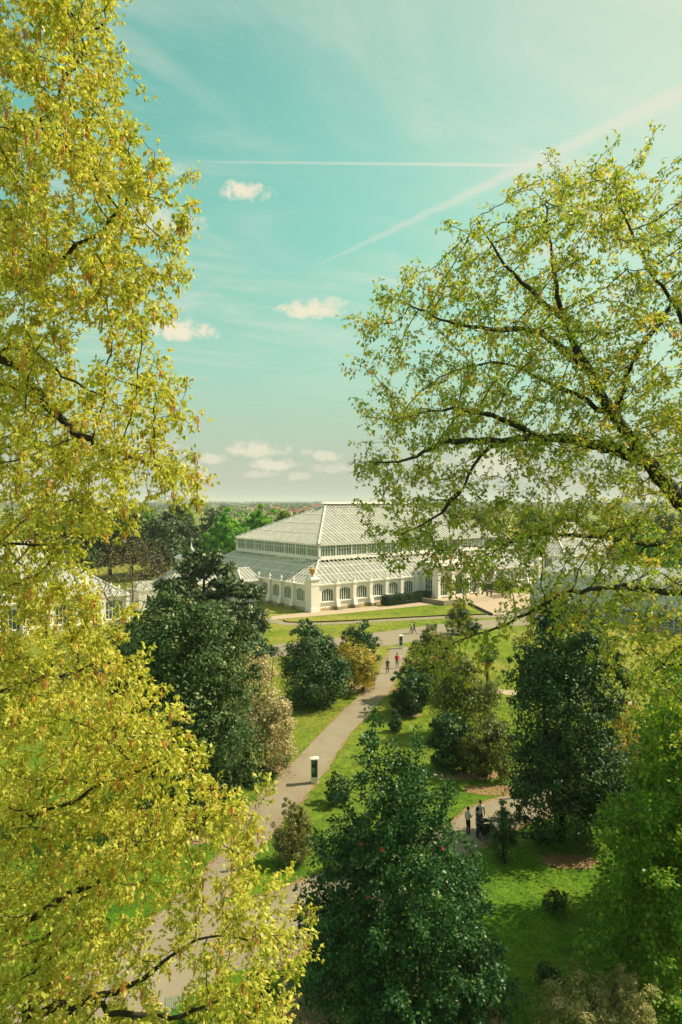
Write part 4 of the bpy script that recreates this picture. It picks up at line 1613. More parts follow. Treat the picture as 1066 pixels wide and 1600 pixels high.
right_limbs = [
    [(rx_, ry_, 0), (rx_ - .1, ry_, 7), (rx_ - .8, ry_, 13), at(1140, 870, 22), at(1066, 785, 21.6), at(1010, 720, 21.6), at(960, 655, 21.6), at(915, 575, 21.8), at(880, 500, 22), at(862, 420, 22), at(850, 320, 22)],
    [at(1005, 715, 21.6), at(930, 695, 20.8), at(850, 684, 20.2), at(790, 688, 19.8), at(745, 720, 19.6), at(725, 765, 19.4)],
    [at(960, 655, 21.6), at(990, 560, 22.5), at(1050, 470, 23.5), at(1080, 380, 24)],
    [at(1066, 785, 21.6), at(1090, 660, 22), at(1075, 520, 21.2), at(1010, 420, 20.8), at(965, 320, 20.8)],
    [(rx_ - .9, ry_, 13.6), at(1120, 935, 20), at(1040, 925, 19.4), at(960, 918, 19), at(880, 930, 18.4), at(800, 973, 18), at(730, 998, 17.6), at(690, 1020, 17.4)],
    [at(1110, 835, 22), at(1030, 850, 21), at(930, 838, 20.4), at(860, 836, 20), at(790, 850, 19.6), at(740, 880, 19.2)],
    [at(915, 575, 21.8), at(840, 520, 21), at(760, 515, 20.4), at(690, 500, 20), at(625, 470, 20)],
    [at(880, 500, 22), at(800, 430, 21.6), at(742, 345, 21.4)],
    [at(850, 684, 20.2), at(770, 650, 19.8), at(690, 640, 19.4), at(610, 660, 19.2)],
    [at(790, 688, 19.8), at(700, 690, 19.2), at(630, 720, 19), at(585, 720, 19)],
    [at(725, 765, 19.4), at(690, 800, 19.2), at(640, 830, 19)],
    [at(960, 655, 21.6), at(860, 600, 23), at(780, 570, 23.4), at(700, 580, 23.6)],
    [(rx_ - .5, ry_, 11.6), at(1130, 1060, 20), at(1060, 1040, 19.4), at(1000, 1060, 19)],
]
colony_tree('oak_tree', 'spreading oak at right with dark curving limbs and sparse olive-gold leaves', right_limbs, right_attr, M['oak2'], M['bark'],
            .27, .33, 90, .0068, .34, 34, .114, .50, .27, .022, seed=41, shape=4, hang=.5, droop=.02, var=(.54, .22), bunch=4,
            limb_r=[.50, .23, .18, .18, .14, .13, .15, .13, .12, .12, .10, .11, .10])

# --- dark holly in the lower middle
hx, hy = gp(618, 1618).x, 24.6


def holly_attr(n):
    r = np.random.default_rng(3)
    prof = [(0.6, 3.2), (2.0, 3.8), (2.9, 3.7), (4.8, 3.2), (6.2, 2.4), (7.3, 1.7), (8.4, 1.0), (9.6, .5)]
    zz, rr = zip(*prof)
    m = 620
    z = r.uniform(.7, 9.6, m * 2)
    keep = r.random(m * 2) < (np.interp(z, zz, rr) / 4.2) ** 1.6 + .06
    z = z[keep][:m]
    m = len(z)
    t = r.uniform(0, 2 * np.pi, m)
    lump = 1 + .09 * np.sin(3 * t + z) + .08 * np.sin(5 * t - 2 * z)
    q = np.interp(z, zz, rr) * np.sqrt(r.uniform(.12, 1, m)) * lump
    c = np.c_[hx + .2 + q * np.cos(t), hy + q * np.sin(t), z]
    k = r.integers(0, m, n)
    a = c[k] + r.normal(0, .24, (n, 3))
    lead = []
    for (top, hh, nn) in ((at(583, 1108, hy), 2.8, 60), (at(652, 1148, hy), 2.6, 50), (at(540, 1232, hy), 1.4, 24), (at(700, 1216, hy), 1.6, 24), (at(497, 1300, hy), 1.2, 20)):
        zz2 = r.uniform(0, hh, nn)
        w = .10 + .16 * zz2 * (1 + .8 * np.sin(zz2 * 5))
        lead.append(np.c_[top.x + r.normal(0, 1, nn) * w, hy + r.normal(0, 1, nn) * w, top.z - zz2])
    return np.concatenate([a] + lead)


tp1, tp2 = at(583, 1108, hy), at(652, 1148, hy)
holly_root, hP, hpar, hrad, hnch = colony_tree('holly_tree', 'dark glossy holly with two thin leading shoots in the lower centre', [
    [(hx, hy, 0), (hx, hy, 2), (hx - .1, hy, 4), (hx - .3, hy, 7), (tp1.x + .15, hy, 9.5), (tp1.x, hy, tp1.z)],
    [(hx - .1, hy, 4), (hx + .5, hy, 6.5), (tp2.x - .1, hy, 8.6), (tp2.x, hy, tp2.z)]],
    holly_attr(4200), M['holly'], M['bark'], .22, .25, 70, .0055, .16, 42, .125, .62, .21, .022, seed=51, hang=.1, droop=-.01, var=(.42, .22))

# --- bright green tree filling the right edge
mx_, my_ = 15.4, 28.0
MAPLE_OUT = [(1150, 1060), (1080, 1060), (1030, 1110), (1000, 1200), (985, 1240), (980, 1290), (960, 1330), (975, 1390), (945, 1420), (965, 1470), (935, 1500), (970, 1550), (1000, 1590), (1080, 1600), (1150, 1600)]
mattr = sample_px(MAPLE_OUT, 2300, 24.6, 30.0, (), 61, 420, .5)
mattr = mattr[mattr[:, 2] > .6]
colony_tree('maple_tree', 'leafy bright green tree filling the lower right edge', [
    [(mx_, my_, 0), (mx_, my_, 3), (mx_ + .2, my_, 6), (mx_, my_, 9)], [(mx_, my_, 2), at(1050, 1400, 27), at(990, 1380, 26)], [(mx_, my_, 5), at(1060, 1280, 27), at(1010, 1260, 26.4)]],
    mattr, M['maple'], M['bark'], .26, .30, 70, .006, .22, 60, .13, .8, .34, .022, seed=63, hang=.25, var=(.45, .25))


# ------------------------------------------------------------------ shrubs and trees of the lawns
def shrub(name, label, base, lobes, n, size, mat, cat='shrub', clump=.22, stems=3, trunk_h=None, seed=0, group=None, aspect=.55, barkmat='bark', upright=.25, per=130, fill=.14, var=.5, r=.05):
    root = thing(name, label, cat, (base.x, base.y, 0), 0, group)
    b = MB()
    h = trunk_h or max(l[2] for l in lobes)
    rr = random.Random(seed)
    for i in range(stems):
        a = 2 * math.pi * i / max(1, stems) + rr.random()
        l = lobes[i % len(lobes)]
        k = 0.0 if stems == 1 else .12
        p0 = Vector((math.cos(a) * k, math.sin(a) * k, 0))
        p3 = Vector((l[0] * .7 + math.cos(a) * l[3] * .35 * (stems > 1), l[1] * .7 + math.sin(a) * l[4] * .35 * (stems > 1), h))
        b.tube([p0, p0.lerp(p3, .35) + Vector((rr.gauss(0, .04), rr.gauss(0, .04), 0)), p0.lerp(p3, .7) + Vector((rr.gauss(0, .06), rr.gauss(0, .06), 0)), p3], [r, r * .8, r * .55, r * .25], 6)
    b.build('stem' if cat == 'shrub' else 'trunk', M[barkmat], root, smooth=True)
    leaf_obj('foliage' if cat == 'shrub' else 'crown', [bush_leaves(lobes, n, size, clump, aspect, upright, fill, var, seed, per)], M[mat], root)
    return root


def cone_lobes(h, w, k=7, lean=0.0, seed=0, bottom=.08, squash=1.0):
    r = np.random.default_rng(seed)
    res = []
    for i in range(k):
        t = i / (k - 1)
        z = h * (bottom + (.93 - bottom) * t)
        rad = w / 2 * (1.0 - .80 * t ** 1.25) * (.75 if t == 0 else 1)
        a = r.uniform(0, 6.28)
        res.append((rad * .14 * math.cos(a) + lean * t, rad * .14 * math.sin(a), z, rad * .94, rad * .94, h / k * 1.15 * squash))
    return res


def dome_lobes(h, w, k=9, seed=0):
    r = np.random.default_rng(seed)
    res = [(0, 0, h * .5, w * .38, w * .38, h * .44)]
    for _ in range(14):
        d = r.normal(0, 1, 3)
        d /= np.linalg.norm(d)
        s = r.uniform(.06, .12)
        res.append((d[0] * w * .44, d[1] * w * .44, max(.2, h * .5 + d[2] * h * .5), w * s, w * s, h * s))
    for i in range(k):
        a = 2 * math.pi * i / k + r.uniform(-.3, .3)
        t = r.uniform(.15, .78)
        rad = w * .30 * (1 - .45 * t)
        res.append((rad * math.cos(a), rad * math.sin(a), h * t, w * .22, w * .22, h * .22))
    return res


def ragged(lobes, n, seed, lo=.16, hi=.34):
    """add small boughs that break the outline"""
    r = np.random.default_rng(seed)
    res = list(lobes)
    for _ in range(n):
        l = lobes[int(r.integers(0, len(lobes)))]
        d = r.normal(0, 1, 3)
        d /= np.linalg.norm(d)
        k = r.uniform(.88, 1.12)
        s = r.uniform(lo, hi)
        res.append((l[0] + d[0] * l[3] * k, l[1] + d[1] * l[4] * k, max(.4, l[2] + d[2] * l[5] * k), l[3] * s, l[4] * s, l[5] * s))
    return res


# holm oak, left of the path
b = gp(296, 1292)
shrub('holm_oak', 'broad dense dark evergreen oak left of the path', Vector((b.x - .3, b.y + 1.0, 0)),
      ragged([(0, 0, 2.6, 3.9, 3.4, 2.6), (-.5, 0, 6.2, 4.0, 3.5, 3.4), (.4, .3, 9.4, 3.1, 3.0, 2.6), (-1.4, .2, 10.6, 2.4, 2.6, 2.4), (1.9, -.3, 4.8, 2.4, 2.6, 2.6), (.6, 0, 11.6, 1.8, 1.8, 1.5), (-2.4, 0, 8.4, 2.0, 2.2, 2.2), (2.0, .4, 8.2, 1.8, 2.0, 1.9)], 60, 1),
      64000, .175, 'holm', 'tree', .26, 2, 9, 101, barkmat='barkpale', r=.22, per=110)
b = gp(408, 1218)
shrub('photinia_shrub', 'tall shrub covered in cream blossom beside the dark oak', Vector((b.x, b.y + .8, 0)),
      ragged([(0, 0, 2.0, 2.3, 2.0, 1.9), (-.3, 0, 4.6, 2.2, 2.0, 2.1), (-.5, .1, 6.8, 1.6, 1.5, 1.5), (.7, -.2, 3.4, 1.5, 1.5, 1.7), (-.6, 0, 7.9, .9, .9, .9), (-1.3, 0, 3.2, 1.3, 1.5, 1.8)], 26, 3), 30000, .13, 'cream', 'shrub', .24, 4, seed=102)
b = gp(400, 1232)
shrub('ivy_mound', 'low green ground-hugging mound at the path edge by the cream shrub', Vector((b.x - .4, b.y + .4, 0)), [(0, 0, .3, 1.3, .9, .5), (.7, 1.6, .3, 1.0, .8, .45), (1.6, 3.2, .3, .9, .7, .4)], 5000, .12, 'bushgreen', 'shrub', .3, 3, seed=103)
# three behind the bend of the path
b = gp(490, 1112)
shrub('cherry_laurel', 'tall pointed dark green shrub left of the path bend', Vector((b.x, b.y + 1.6, 0)), ragged([(0, 0, 2.0, 3.2, 2.9, 1.9), (-.2, 0, 3.8, 2.9, 2.6, 1.9), (-.5, 0, 5.4, 2.1, 2.0, 1.7), (-.8, 0, 6.7, 1.3, 1.2, 1.2), (.9, 0, 5.4, 1.1, 1.1, 1.2), (1.6, -.4, 3.2, 1.5, 1.5, 1.7), (-.9, 0, 7.5, .6, .6, .8)], 34, 4), 34000, .17, 'evergreen', 'shrub', .26, 4, seed=104, upright=.5)
b = gp(548, 1086)
shrub('golden_shrub', 'rounded golden-orange tipped shrub between two dark green ones', Vector((b.x, b.y + 1, 0)), dome_lobes(5.2, 5.8, 9, 5), 20000, .17, 'gold', 'shrub', .28, 4, seed=105)
b = gp(563, 1040)
shrub('round_bush', 'rounded dark green bush behind the golden shrub', Vector((b.x, b.y + 1, 0)), dome_lobes(4.9, 4.9, 9, 6), 15000, .18, 'evergreen', 'shrub', .25, 3, seed=106)
# right of the path
b = gp(644, 1122)
shrub('camellia_bush', 'dark rounded bush with a pale skirt right of the path', Vector((b.x, b.y + .8, 0)), dome_lobes(4.4, 3.9, 9, 7), 15000, .15, 'bushgreen', 'shrub', .26, 3, seed=107, var=.3)
b = gp(618, 1145)
shrub('small_conifer', 'small cone-shaped green shrub on the lawn right of the path', b, cone_lobes(2.0, 1.25, 6, seed=3), 5000, .10, 'bushgreen', 'shrub', .3, 1, seed=108)
b = gp(676, 1092)
shrub('loose_shrub', 'loose olive-green tree with bronze tips right of the far sign', Vector((b.x, b.y, 0)), [(0, 0, 1.8, 2.6, 2.4, 1.8), (-.6, 0, 3.8, 2.0, 2.0, 1.6), (.9, .3, 4.6, 1.7, 1.8, 1.4), (-.2, 0, 5.8, 1.2, 1.2, 1.0), (1.6, 0, 2.6, 1.5, 1.6, 1.6), (-1.8, 0, 2.6, 1.1, 1.2, 1.3)],
      20000, .17, 'olive', 'tree', .24, 3, seed=109)
b = gp(717, 992)
shrub('variegated_holly', 'clipped egg-shaped bush with golden crown near the forecourt', b, [(0, 0, 1.9, 1.7, 1.7, 2.0), (.1, 0, 3.0, 1.3, 1.3, 1.1)], 9000, .15, 'evergreen', 'shrub', .2, 1, seed=110)
g_ = bpy.data.objects[-1] if False else None
vh = [o for o in bpy.data.objects if o.name == 'variegated_holly'][0]
leaf_obj('golden_tips', [bush_leaves([(.1, 0, 3.2, 1.45, 1.45, 1.25), (.9, 0, 2.2, 1.0, 1.2, 1.5)], 5000, .14, .2, seed=111, fill=0)], M['gold'], vh)
b = gp(741, 992)
shrub('low_bush', 'low green bush right of the golden-crowned bush', b, dome_lobes(2.4, 2.4, 6, 8), 3500, .14, 'bushgreen', 'shrub', .3, 2, seed=112)
b = gp(722, 1160)
shrub('magnolia_tree', 'mid-green leafy small tree in front of the palm', Vector((b.x + .4, b.y + 1, 0)), [(0, 0, 2.6, 2.5, 2.2, 1.7), (-.6, 0, 4.2, 1.9, 1.8, 1.3), (.9, 0, 3.6, 1.8, 1.8, 1.4), (.1, 0, 5.4, 1.2, 1.2, 1.0)], 17000, .15, 'olive', 'tree', .26, 1, 6.4, 113, r=.10, var=.34)
for (px, py, h, w, s, lab) in ((706, 1212, 4.1, 3.4, 114, 'left rhododendron of the pair beside the brown leaf litter'), (765, 1222, 4.4, 4.0, 115, 'right rhododendron of the pair beside the brown leaf litter')):
    b = gp(px, py)
    shrub('rhododendron', lab, Vector((b.x, b.y + .8, 0)), dome_lobes(h, w, 10, s), 16000, .14, 'bushgreen' if s == 114 else 'olive', 'shrub', .26, 4, seed=s, group='rhododendrons by the branch path', var=.36)
b = gp(457, 1358)
shrub('viburnum_bush', 'upright loose grey-green bush on the grass triangle between the paths', Vector((b.x, b.y + .3, 0)), [(0, 0, .8, .95, .9, .8), (-.25, 0, 1.7, .8, .75, .8), (.35, 0, 1.9, .6, .6, .8), (-.1, .1, 2.6, .5, .5, .55), (.5, 0, 1.1, .6, .6, .7), (-.6, 0, 1.1, .5, .5, .7), (.25, 0, 2.9, .22, .22, .4), (-.35, 0, 3.0, .2, .2, .4)], 13000, .085, 'heath', 'shrub', .3, 5, seed=116, var=.4)
b = gp(527, 1263)
shrub('low_bush', 'low rounded grey-green bush by the holly and near sign', Vector((b.x, b.y + .4, 0)), dome_lobes(1.8, 1.9, 7, 10), 6500, .09, 'bushgreen', 'shrub', .28, 3, seed=117)
b = gp(790, 1352)
shrub('sapling', 'thin young shrub in the shade beside the people', b, [(0, 0, .9, .7, .7, .7), (.3, 0, 1.8, .5, .5, .7), (-.3, 0, 2.0, .45, .45, .6), (.1, 0, 2.9, .3, .3, .5), (-.5, 0, 1.2, .4, .4, .5)], 2600, .11, 'bushgreen', 'shrub', .3, 3, seed=118)
# big dark evergreen at right
b = gp(893, 1338)
shrub('yew_tree', 'huge dark evergreen column right of the palm lawn', Vector((b.x, b.y + 1.4, 0)),
      ragged([(.2, 0, 2.4, 3.0, 2.6, 2.2), (-.9, -.3, 4.2, 2.3, 2.2, 2.2), (.9, -.2, 4.6, 2.5, 2.3, 2.4), (-.1, 0, 7.6, 2.9, 2.6, 2.6), (.2, .2, 10.0, 2.6, 2.4, 2.2), (.3, .2, 11.9, 1.9, 1.8, 1.5), (-.2, .1, 13.0, 1.1, 1.1, .9), (-1.5, 0, 8.8, 1.5, 1.6, 1.7), (2.0, 0, 8.6, 1.4, 1.6, 2.0), (2.4, 0, 3.0, 1.8, 1.8, 2.0)], 70, 2),
      68000, .155, 'evergreen', 'tree', .26, 2, 10, 119, r=.2, per=110)
b = gp(880, 1600)
shrub('heath_shrub', 'feathery pinkish-olive heath shrub at the bottom right edge', Vector((8.7, 23.6, 0)), [(0, 0, .9, 2.0, 1.5, 1.0)] + [(rng.uniform(-1.8, 1.8), rng.uniform(-1.1, 1.1), rng.uniform(1.3, 2.2), .34, .34, .62) for _ in range(24)], 20000, .10, 'heath', 'shrub', .34, 6, seed=120, upright=.8, aspect=.3, var=.55)
shrub('lawn_shade_tree', 'dark tree behind the right-hand trees, mostly out of view, added to shade the lawn', Vector((17.2, 31.0, 0)), [(0, 0, 3, 3.4, 3, 2.8), (0, 0, 7, 3.8, 3.2, 3.2), (.3, 0, 10.4, 3.0, 2.8, 2.4), (-2, 0, 5, 2, 2, 2.4)], 26000, .2, 'maple', 'tree', .27, 1, 9, seed=121, r=.2, var=.3)  # mostly out of view; added and sized to shade the lower right lawn
b = gp(1010, 1190)
shrub('blossom_shrub', 'yellow-orange flowering shrub glimpsed behind the right oak leaves', Vector((20.0, 44.0, 0)), dome_lobes(6.6, 7.0, 9, 15), 15000, .18, 'gold', 'shrub', .26, 3, seed=122, var=.62)
for i, (px, py, h, lab) in enumerate(((405, 1560, .9, 'small green plant under the oak sprays near the path junction'), (860, 1545, .8, 'small seedling shrub in dark grass by the heath shrub'), (870, 1432, 1.1, 'thin staked sapling standing in the shaded lawn'))):
    b = gp(px, py)
    shrub('small_plant', lab, b, dome_lobes(h, 1.2, 5, 20 + i), 1500, .09, 'bushgreen', 'shrub', .3, 2, seed=130 + i)


# cedar in front of the octagon: limbs with flat pads of needles
def cedar(name, label, base, h, spread, tiers, n, seed, size=.26, group=None, mat='cedar'):
    r = np.random.default_rng(seed)
    root = thing(name, label, 'tree', (base.x, base.y, 0), 0, group)
    b = MB()
    b.tube([(0, 0, 0), (.1, 0, h * .35), (-.1, .1, h * .7), (0, 0, h * .97)], [h * .028, h * .022, h * .013, .04], 8)
    lobes = []
    for i in range(tiers):
        t = i / max(1, tiers - 1)
        z = h * (.22 + .75 * t)
        rad = spread * (1 - .72 * t ** 1.3) * r.uniform(.75, 1.1)
        for k in range(int(5 - 2 * t)):
            a = r.uniform(0, 6.28)
            e = Vector((math.cos(a) * rad, math.sin(a) * rad, z + r.uniform(-.04, .06) * h))
            m = Vector((math.cos(a + .15) * rad * .5, math.sin(a + .15) * rad * .5, z + r.uniform(.02, .07) * h))
            b.tube([(0, 0, z - .03 * h), m, e], [h * .011 * (1.2 - t), h * .007 * (1.2 - t), .02], 5)
            for q, s in ((.45, .7), (.72, 1.0), (1.0, .8)):
                p = Vector((0, 0, z)).lerp(m, q * 2) if q < .5 else m.lerp(e, (q - .5) * 2)
                lobes.append((p.x + r.normal(0, .2), p.y + r.normal(0, .2), p.z - .1, rad * .26 * s, rad * .26 * s, h * .026))
    b.build('trunk', M['bark'], root, smooth=True)
    leaf_obj('crown', [bush_leaves(lobes, n, size, .42, .34, .7, .1, .5, seed, 45)], M[mat], root)
    return root


b = at(325, 1000, 76)
cedar('cedar_tree', 'dark cedar with drooping layered branches before the octagonal pavilion', Vector((b.x - .8, 78, 0)), 13.0, 8.8, 10, 42000, 201, .6)
b = at(372, 1010, 64)
cedar('cedar_tree', 'lower sweeping cedar boughs above the cream shrub', Vector((-10.6, 66, 0)), 8.6, 5.0, 8, 20000, 202, .5)


# nearly bare tree with bronze buds at the left
def bare_tree():
    bx, by = at(205, 950, 84).x, 84.0
    r = np.random.default_rng(77)
    m = 2100
    d = unit(r.normal(0, 1, (m, 3)))
    a = np.array([bx + .5, by, 10.2]) + d * np.array([5.2, 4.6, 5.0]) * (r.random(m) ** .38)[:, None]
    a = a[(a[:, 2] > 4.5)]
    root, P, par, rad, nch = colony_tree('budding_tree', 'almost bare rounded tree with bronze buds before the left glasshouse wing', [
        [(bx, by, 0), (bx + .1, by, 3), (bx, by, 5), (bx + .2, by, 8)], [(bx + .1, by, 3), (bx - 2, by, 5.5), (bx - 3.6, by, 8)], [(bx, by, 4), (bx + 2.4, by, 6), (bx + 4, by, 9)]],
        a, M['budding'], M['twig'], .42, .48, 60, .013, .26, 2.6, .20, .5, .4, .04, seed=78, hang=0, var=(.5, .3))


bare_tree()


# hedges by the portico
def hedge(label, u0, u1, v0, v1, h, seed):
    c = house_pt((u0 + u1) / 2, (v0 + v1) / 2)
    root = thing('clipped_hedge', label, 'hedge', c, ANG, 'hedges beside the portico')
    L, W = u1 - u0, v1 - v0
    r = np.random.default_rng(seed)
    MB().box(-L / 2 + .2, L / 2 - .2, -W / 2 + .2, W / 2 - .2, 0, h - .25).build('core', M['hedge'], root)
    n = 9000
    p = np.c_[r.uniform(-L / 2, L / 2, n), r.uniform(-W / 2, W / 2, n), r.uniform(.02, h, n)]
    k = r.integers(0, 3, n)
    p[k == 0, 1] = -W / 2 + r.normal(0, .07, (k == 0).sum())
    p[k == 1, 2] = h + r.normal(0, .08, (k == 1).sum()) + .08 * np.sin(p[k == 1, 0] * 2.2)
    s = r.random((k == 2).sum()) < .5
    p[k == 2, 0] = np.where(s, -L / 2, L / 2) + r.normal(0, .07, (k == 2).sum())
    leaf_obj('foliage', [leaf_geo(p, r.normal(0, 1, (n, 3)), r.normal(0, 1, (n, 3)) + [0, -.4, .6], np.full(n, .17), np.full(n, .12), r.random(n))], M['hedge'], root)


hedge('dark clipped hedge under the windows left of the portico', 14.6, 25.4, -3.3, -1.5, 1.75, 1)
hedge('dark clipped hedge under the windows right of the portico', 39.4, 50.0, -3.3, -1.5, 1.75, 2)


# windmill palm on the lawn
def palm():
    base = gp(762, 1083)
    root = thing('windmill_palm', 'windmill palm with orange dead fronds hanging under its crown', 'palm', base)
    h = 3.7
    b = MB()
    pts = [(0, 0, 0), (.05, 0, 1.2), (0, .03, 2.4), (.02, 0, h)]
    b.tube(pts, [.17, .15, .17, .22], 8)
    b.build('trunk', M['bark'], root, smooth=True)

    def frond(mat, L=1.0):
        v, f = [], []
        v0 = np.array([0, 0, 0.])
        pos, ax, nr, ln = [], [], [], []
        for k in range(15):
            a = (k - 7) / 7 * 1.75
            pos.append((.75 * L, 0, 0))
            ax.append((math.cos(a), math.sin(a), -.25 - .25 * abs(math.sin(a))))
            nr.append((0, 0, 1))
            ln.append(.62 * L * (1 - .15 * abs(a)))
        pos.append((0, 0, 0))
        ax.append((1, 0, 0))
        nr.append((0, 0, 1))
        ln.append(.8 * L)
        w = [.09] * 15 + [.035]
        g_, q, va = leaf_geo(np.array(pos), np.array(ax), np.array(nr), np.array(ln), np.array(w), rng.random(16))
        return np_mesh('frond', g_, q, mat, va)
    live, dead = frond(M['palm']), frond(M['deadpalm'], .8)
    for i in range(30):
        o = put('frond', live, root, (.02, 0, h + rng.uniform(-.1, .25)))
        o.rotation_euler = (rng.uniform(-.3, .3), rng.uniform(-1.0, .75), i * 2.4)
    for i in range(9):
        o = put('dead_frond', dead, root, (.02, 0, h - .1 - rng.uniform(0, .3)))
        o.rotation_euler = (rng.uniform(-.2, .2), rng.uniform(1.1, 1.45), -1.2 + i * .33)


palm()

# a few camellia blooms in the dark foliage
fl = MB()
for k in range(6):
    a = k * math.pi / 3
    fl.poly([(0, 0, 0), (math.cos(a - .5) * .05, math.sin(a - .5) * .05, .03), (math.cos(a) * .085, math.sin(a) * .085, .02), (math.cos(a + .5) * .05, math.sin(a + .5) * .05, .03)])
flower = fl.mesh('camellia_flower', M['petal'])
hw = hP + np.array([hx, hy, 0])
hpx = np.c_[CX + hw[:, 0] / hw[:, 1] * FPX, HORIZON + (CAM_H - hw[:, 2]) / hw[:, 1] * FPX]
for q in ((560, 1315), (595, 1318), (640, 1370), (560, 1405), (690, 1330), (505, 1470), (620, 1460)):
    sc = ((hpx - q) ** 2).sum(1) + (hw[:, 1] - hy + 4) ** 2 * 40
    i = int(sc.argmin())
    o = put('flower', flower, holly_root, tuple(hP[i] + np.array([0, -.16, .05])))
    o.rotation_euler = (R(55), 0, rng.uniform(0, 6))

# ------------------------------------------------------------------ trees behind the glasshouse
proto = {}


def far_mesh(key, lobes, n, size, mat, clump=.26, seed=0, per=90, aspect=.7):
    v, f, va = bush_leaves(lobes, n, size, clump, aspect, .25, .1, .5, seed, per)
    return np_mesh('crown_' + key, v, f, M[mat], va)


def round_lobes(seed, h=18, w=14):
    r = np.random.default_rng(seed)
    res = []
    for i in range(16):
        a = r.uniform(0, 6.28)
        t = r.uniform(.25, .95)
        q = w * .34 * math.sin(math.pi * min(1, max(.12, t * .9 + .05))) * r.uniform(.4, 1.1)
        res.append((q * math.cos(a), q * math.sin(a), h * t * .9, w * .2, w * .2, h * .13))
    return res


proto['chestnut'] = far_mesh('chestnut', round_lobes(1), 11000, .55, 'chestnut', seed=1)
proto['lime'] = far_mesh('lime', round_lobes(2, 18, 11), 9000, .5, 'maple', seed=2)
proto['dark'] = far_mesh('dark', round_lobes(3, 18, 13), 10000, .5, 'cedar', seed=3)
proto['mixed'] = far_mesh('mixed', round_lobes(4, 18, 12), 9000, .5, 'farwood', seed=4)
proto['bronze'] = far_mesh('bronze', round_lobes(5, 18, 12), 7000, .5, 'olive', seed=5)
proto['budding'] = far_mesh('budding', round_lobes(9, 18, 12), 6000, .42, 'budding', seed=9)
proto['copper'] = None
tk = MB().tube([(0, 0, 0), (.1, 0, 5), (0, .1, 10), (.1, 0, 15)], [.5, .38, .24, .06], 7)
TRUNK = tk.mesh('trunk', M['bark'], True)
farts = [
    # kind, px, top py, distance, height, label
    ('mixed', 172, 797, 165, None, 'mid-green full tree behind the left glasshouse wing'),
    ('dark', 250, 796, 165, None, 'dark green tree behind the octagonal pavilion, left of the bright ones'),
    ('mixed', 300, 806, 190, None, 'muted green slim tree left of the bright chestnuts'),
    ('dark', 338, 784, 215, None, 'dark tall-topped tree rising left of the bright chestnuts'),
    ('chestnut', 360, 793, 172, None, 'bright green chestnut nearest the great glasshouse, left one of two'),
    ('chestnut', 410, 788, 190, None, 'bright green chestnut behind the glasshouse hip, right one of two'),
    ('lime', 442, 795, 260, None, 'yellow-green tree just left of the glasshouse roof'),
    ('mixed', 470, 797, 330, None, 'pale olive tree above the left hip of the glasshouse'),
    ('lime', 225, 790, 240, None, 'yellow-green tree glimpsed between the dark cedars'),
    ('lime', 285, 789, 250, None, 'pale green tree behind the dark octagon-side tree'),
    ('mixed', 150, 795, 210, None, 'muted green tree at far left under the oak twigs'),
    ('mixed', 120, 800, 150, None, 'muted green tree behind the oak leaves at far left'),
    ('mixed', 60, 800, 170, None, 'grey-green tree hidden by the left oak foliage'),
    ('mixed', 700, 793, 260, None, 'olive tree right of the roof ridge under the oak'),
    ('bronze', 760, 791, 250, None, 'gold-brown tree behind the oak limb, left of three'),
    ('lime', 830, 789, 255, None, 'yellow-green tree behind the oak limb, middle of three'),
    ('bronze', 900, 790, 240, None, 'gold-brown tree behind the oak limb, right of three'),
    ('dark', 985, 800, 170, None, 'dark tree behind the right oak trunk'),
    ('dark', 1050, 792, 180, None, 'dark tall tree at the far right edge'),
    ('mixed', 640, 795, 320, None, 'muted tree peeping over the roof ridge'),
    ('chestnut', 1010, 812, 140, None, 'bright green tree behind the metal greenhouse'),
]
r_ = np.random.default_rng(99)
for i, (kind, px, py, d, hh, lab) in enumerate(farts):
    top = at(px, py, d)
    s = top.z / 17.6
    root = thing('parkland_tree', lab, 'tree', (top.x, top.y, 0), 0, 'trees behind the glasshouses')
    root.rotation_euler.z = r_.uniform(0, 6.28)
    put('trunk', TRUNK, root, scale=(s, s, s))
    put('crown', proto[kind], root, scale=(s * r_.uniform(.92, 1.15), s * r_.uniform(.92, 1.15), s), kind='stuff')
for (px, py, d, h, sp, sd_, lab) in ((205, 800, 172, 15.5, 8, 301, 'layered dark cedar left of the octagon finial'), (275, 795, 180, 16.5, 9, 302, 'layered dark cedar right behind the octagon finial')):
    p = at(px, py, d)
    cedar('cedar_tree', lab, Vector((p.x, p.y, 0)), p.z, sp, 10, 14000, sd_, 1.0, 'trees behind the glasshouses')


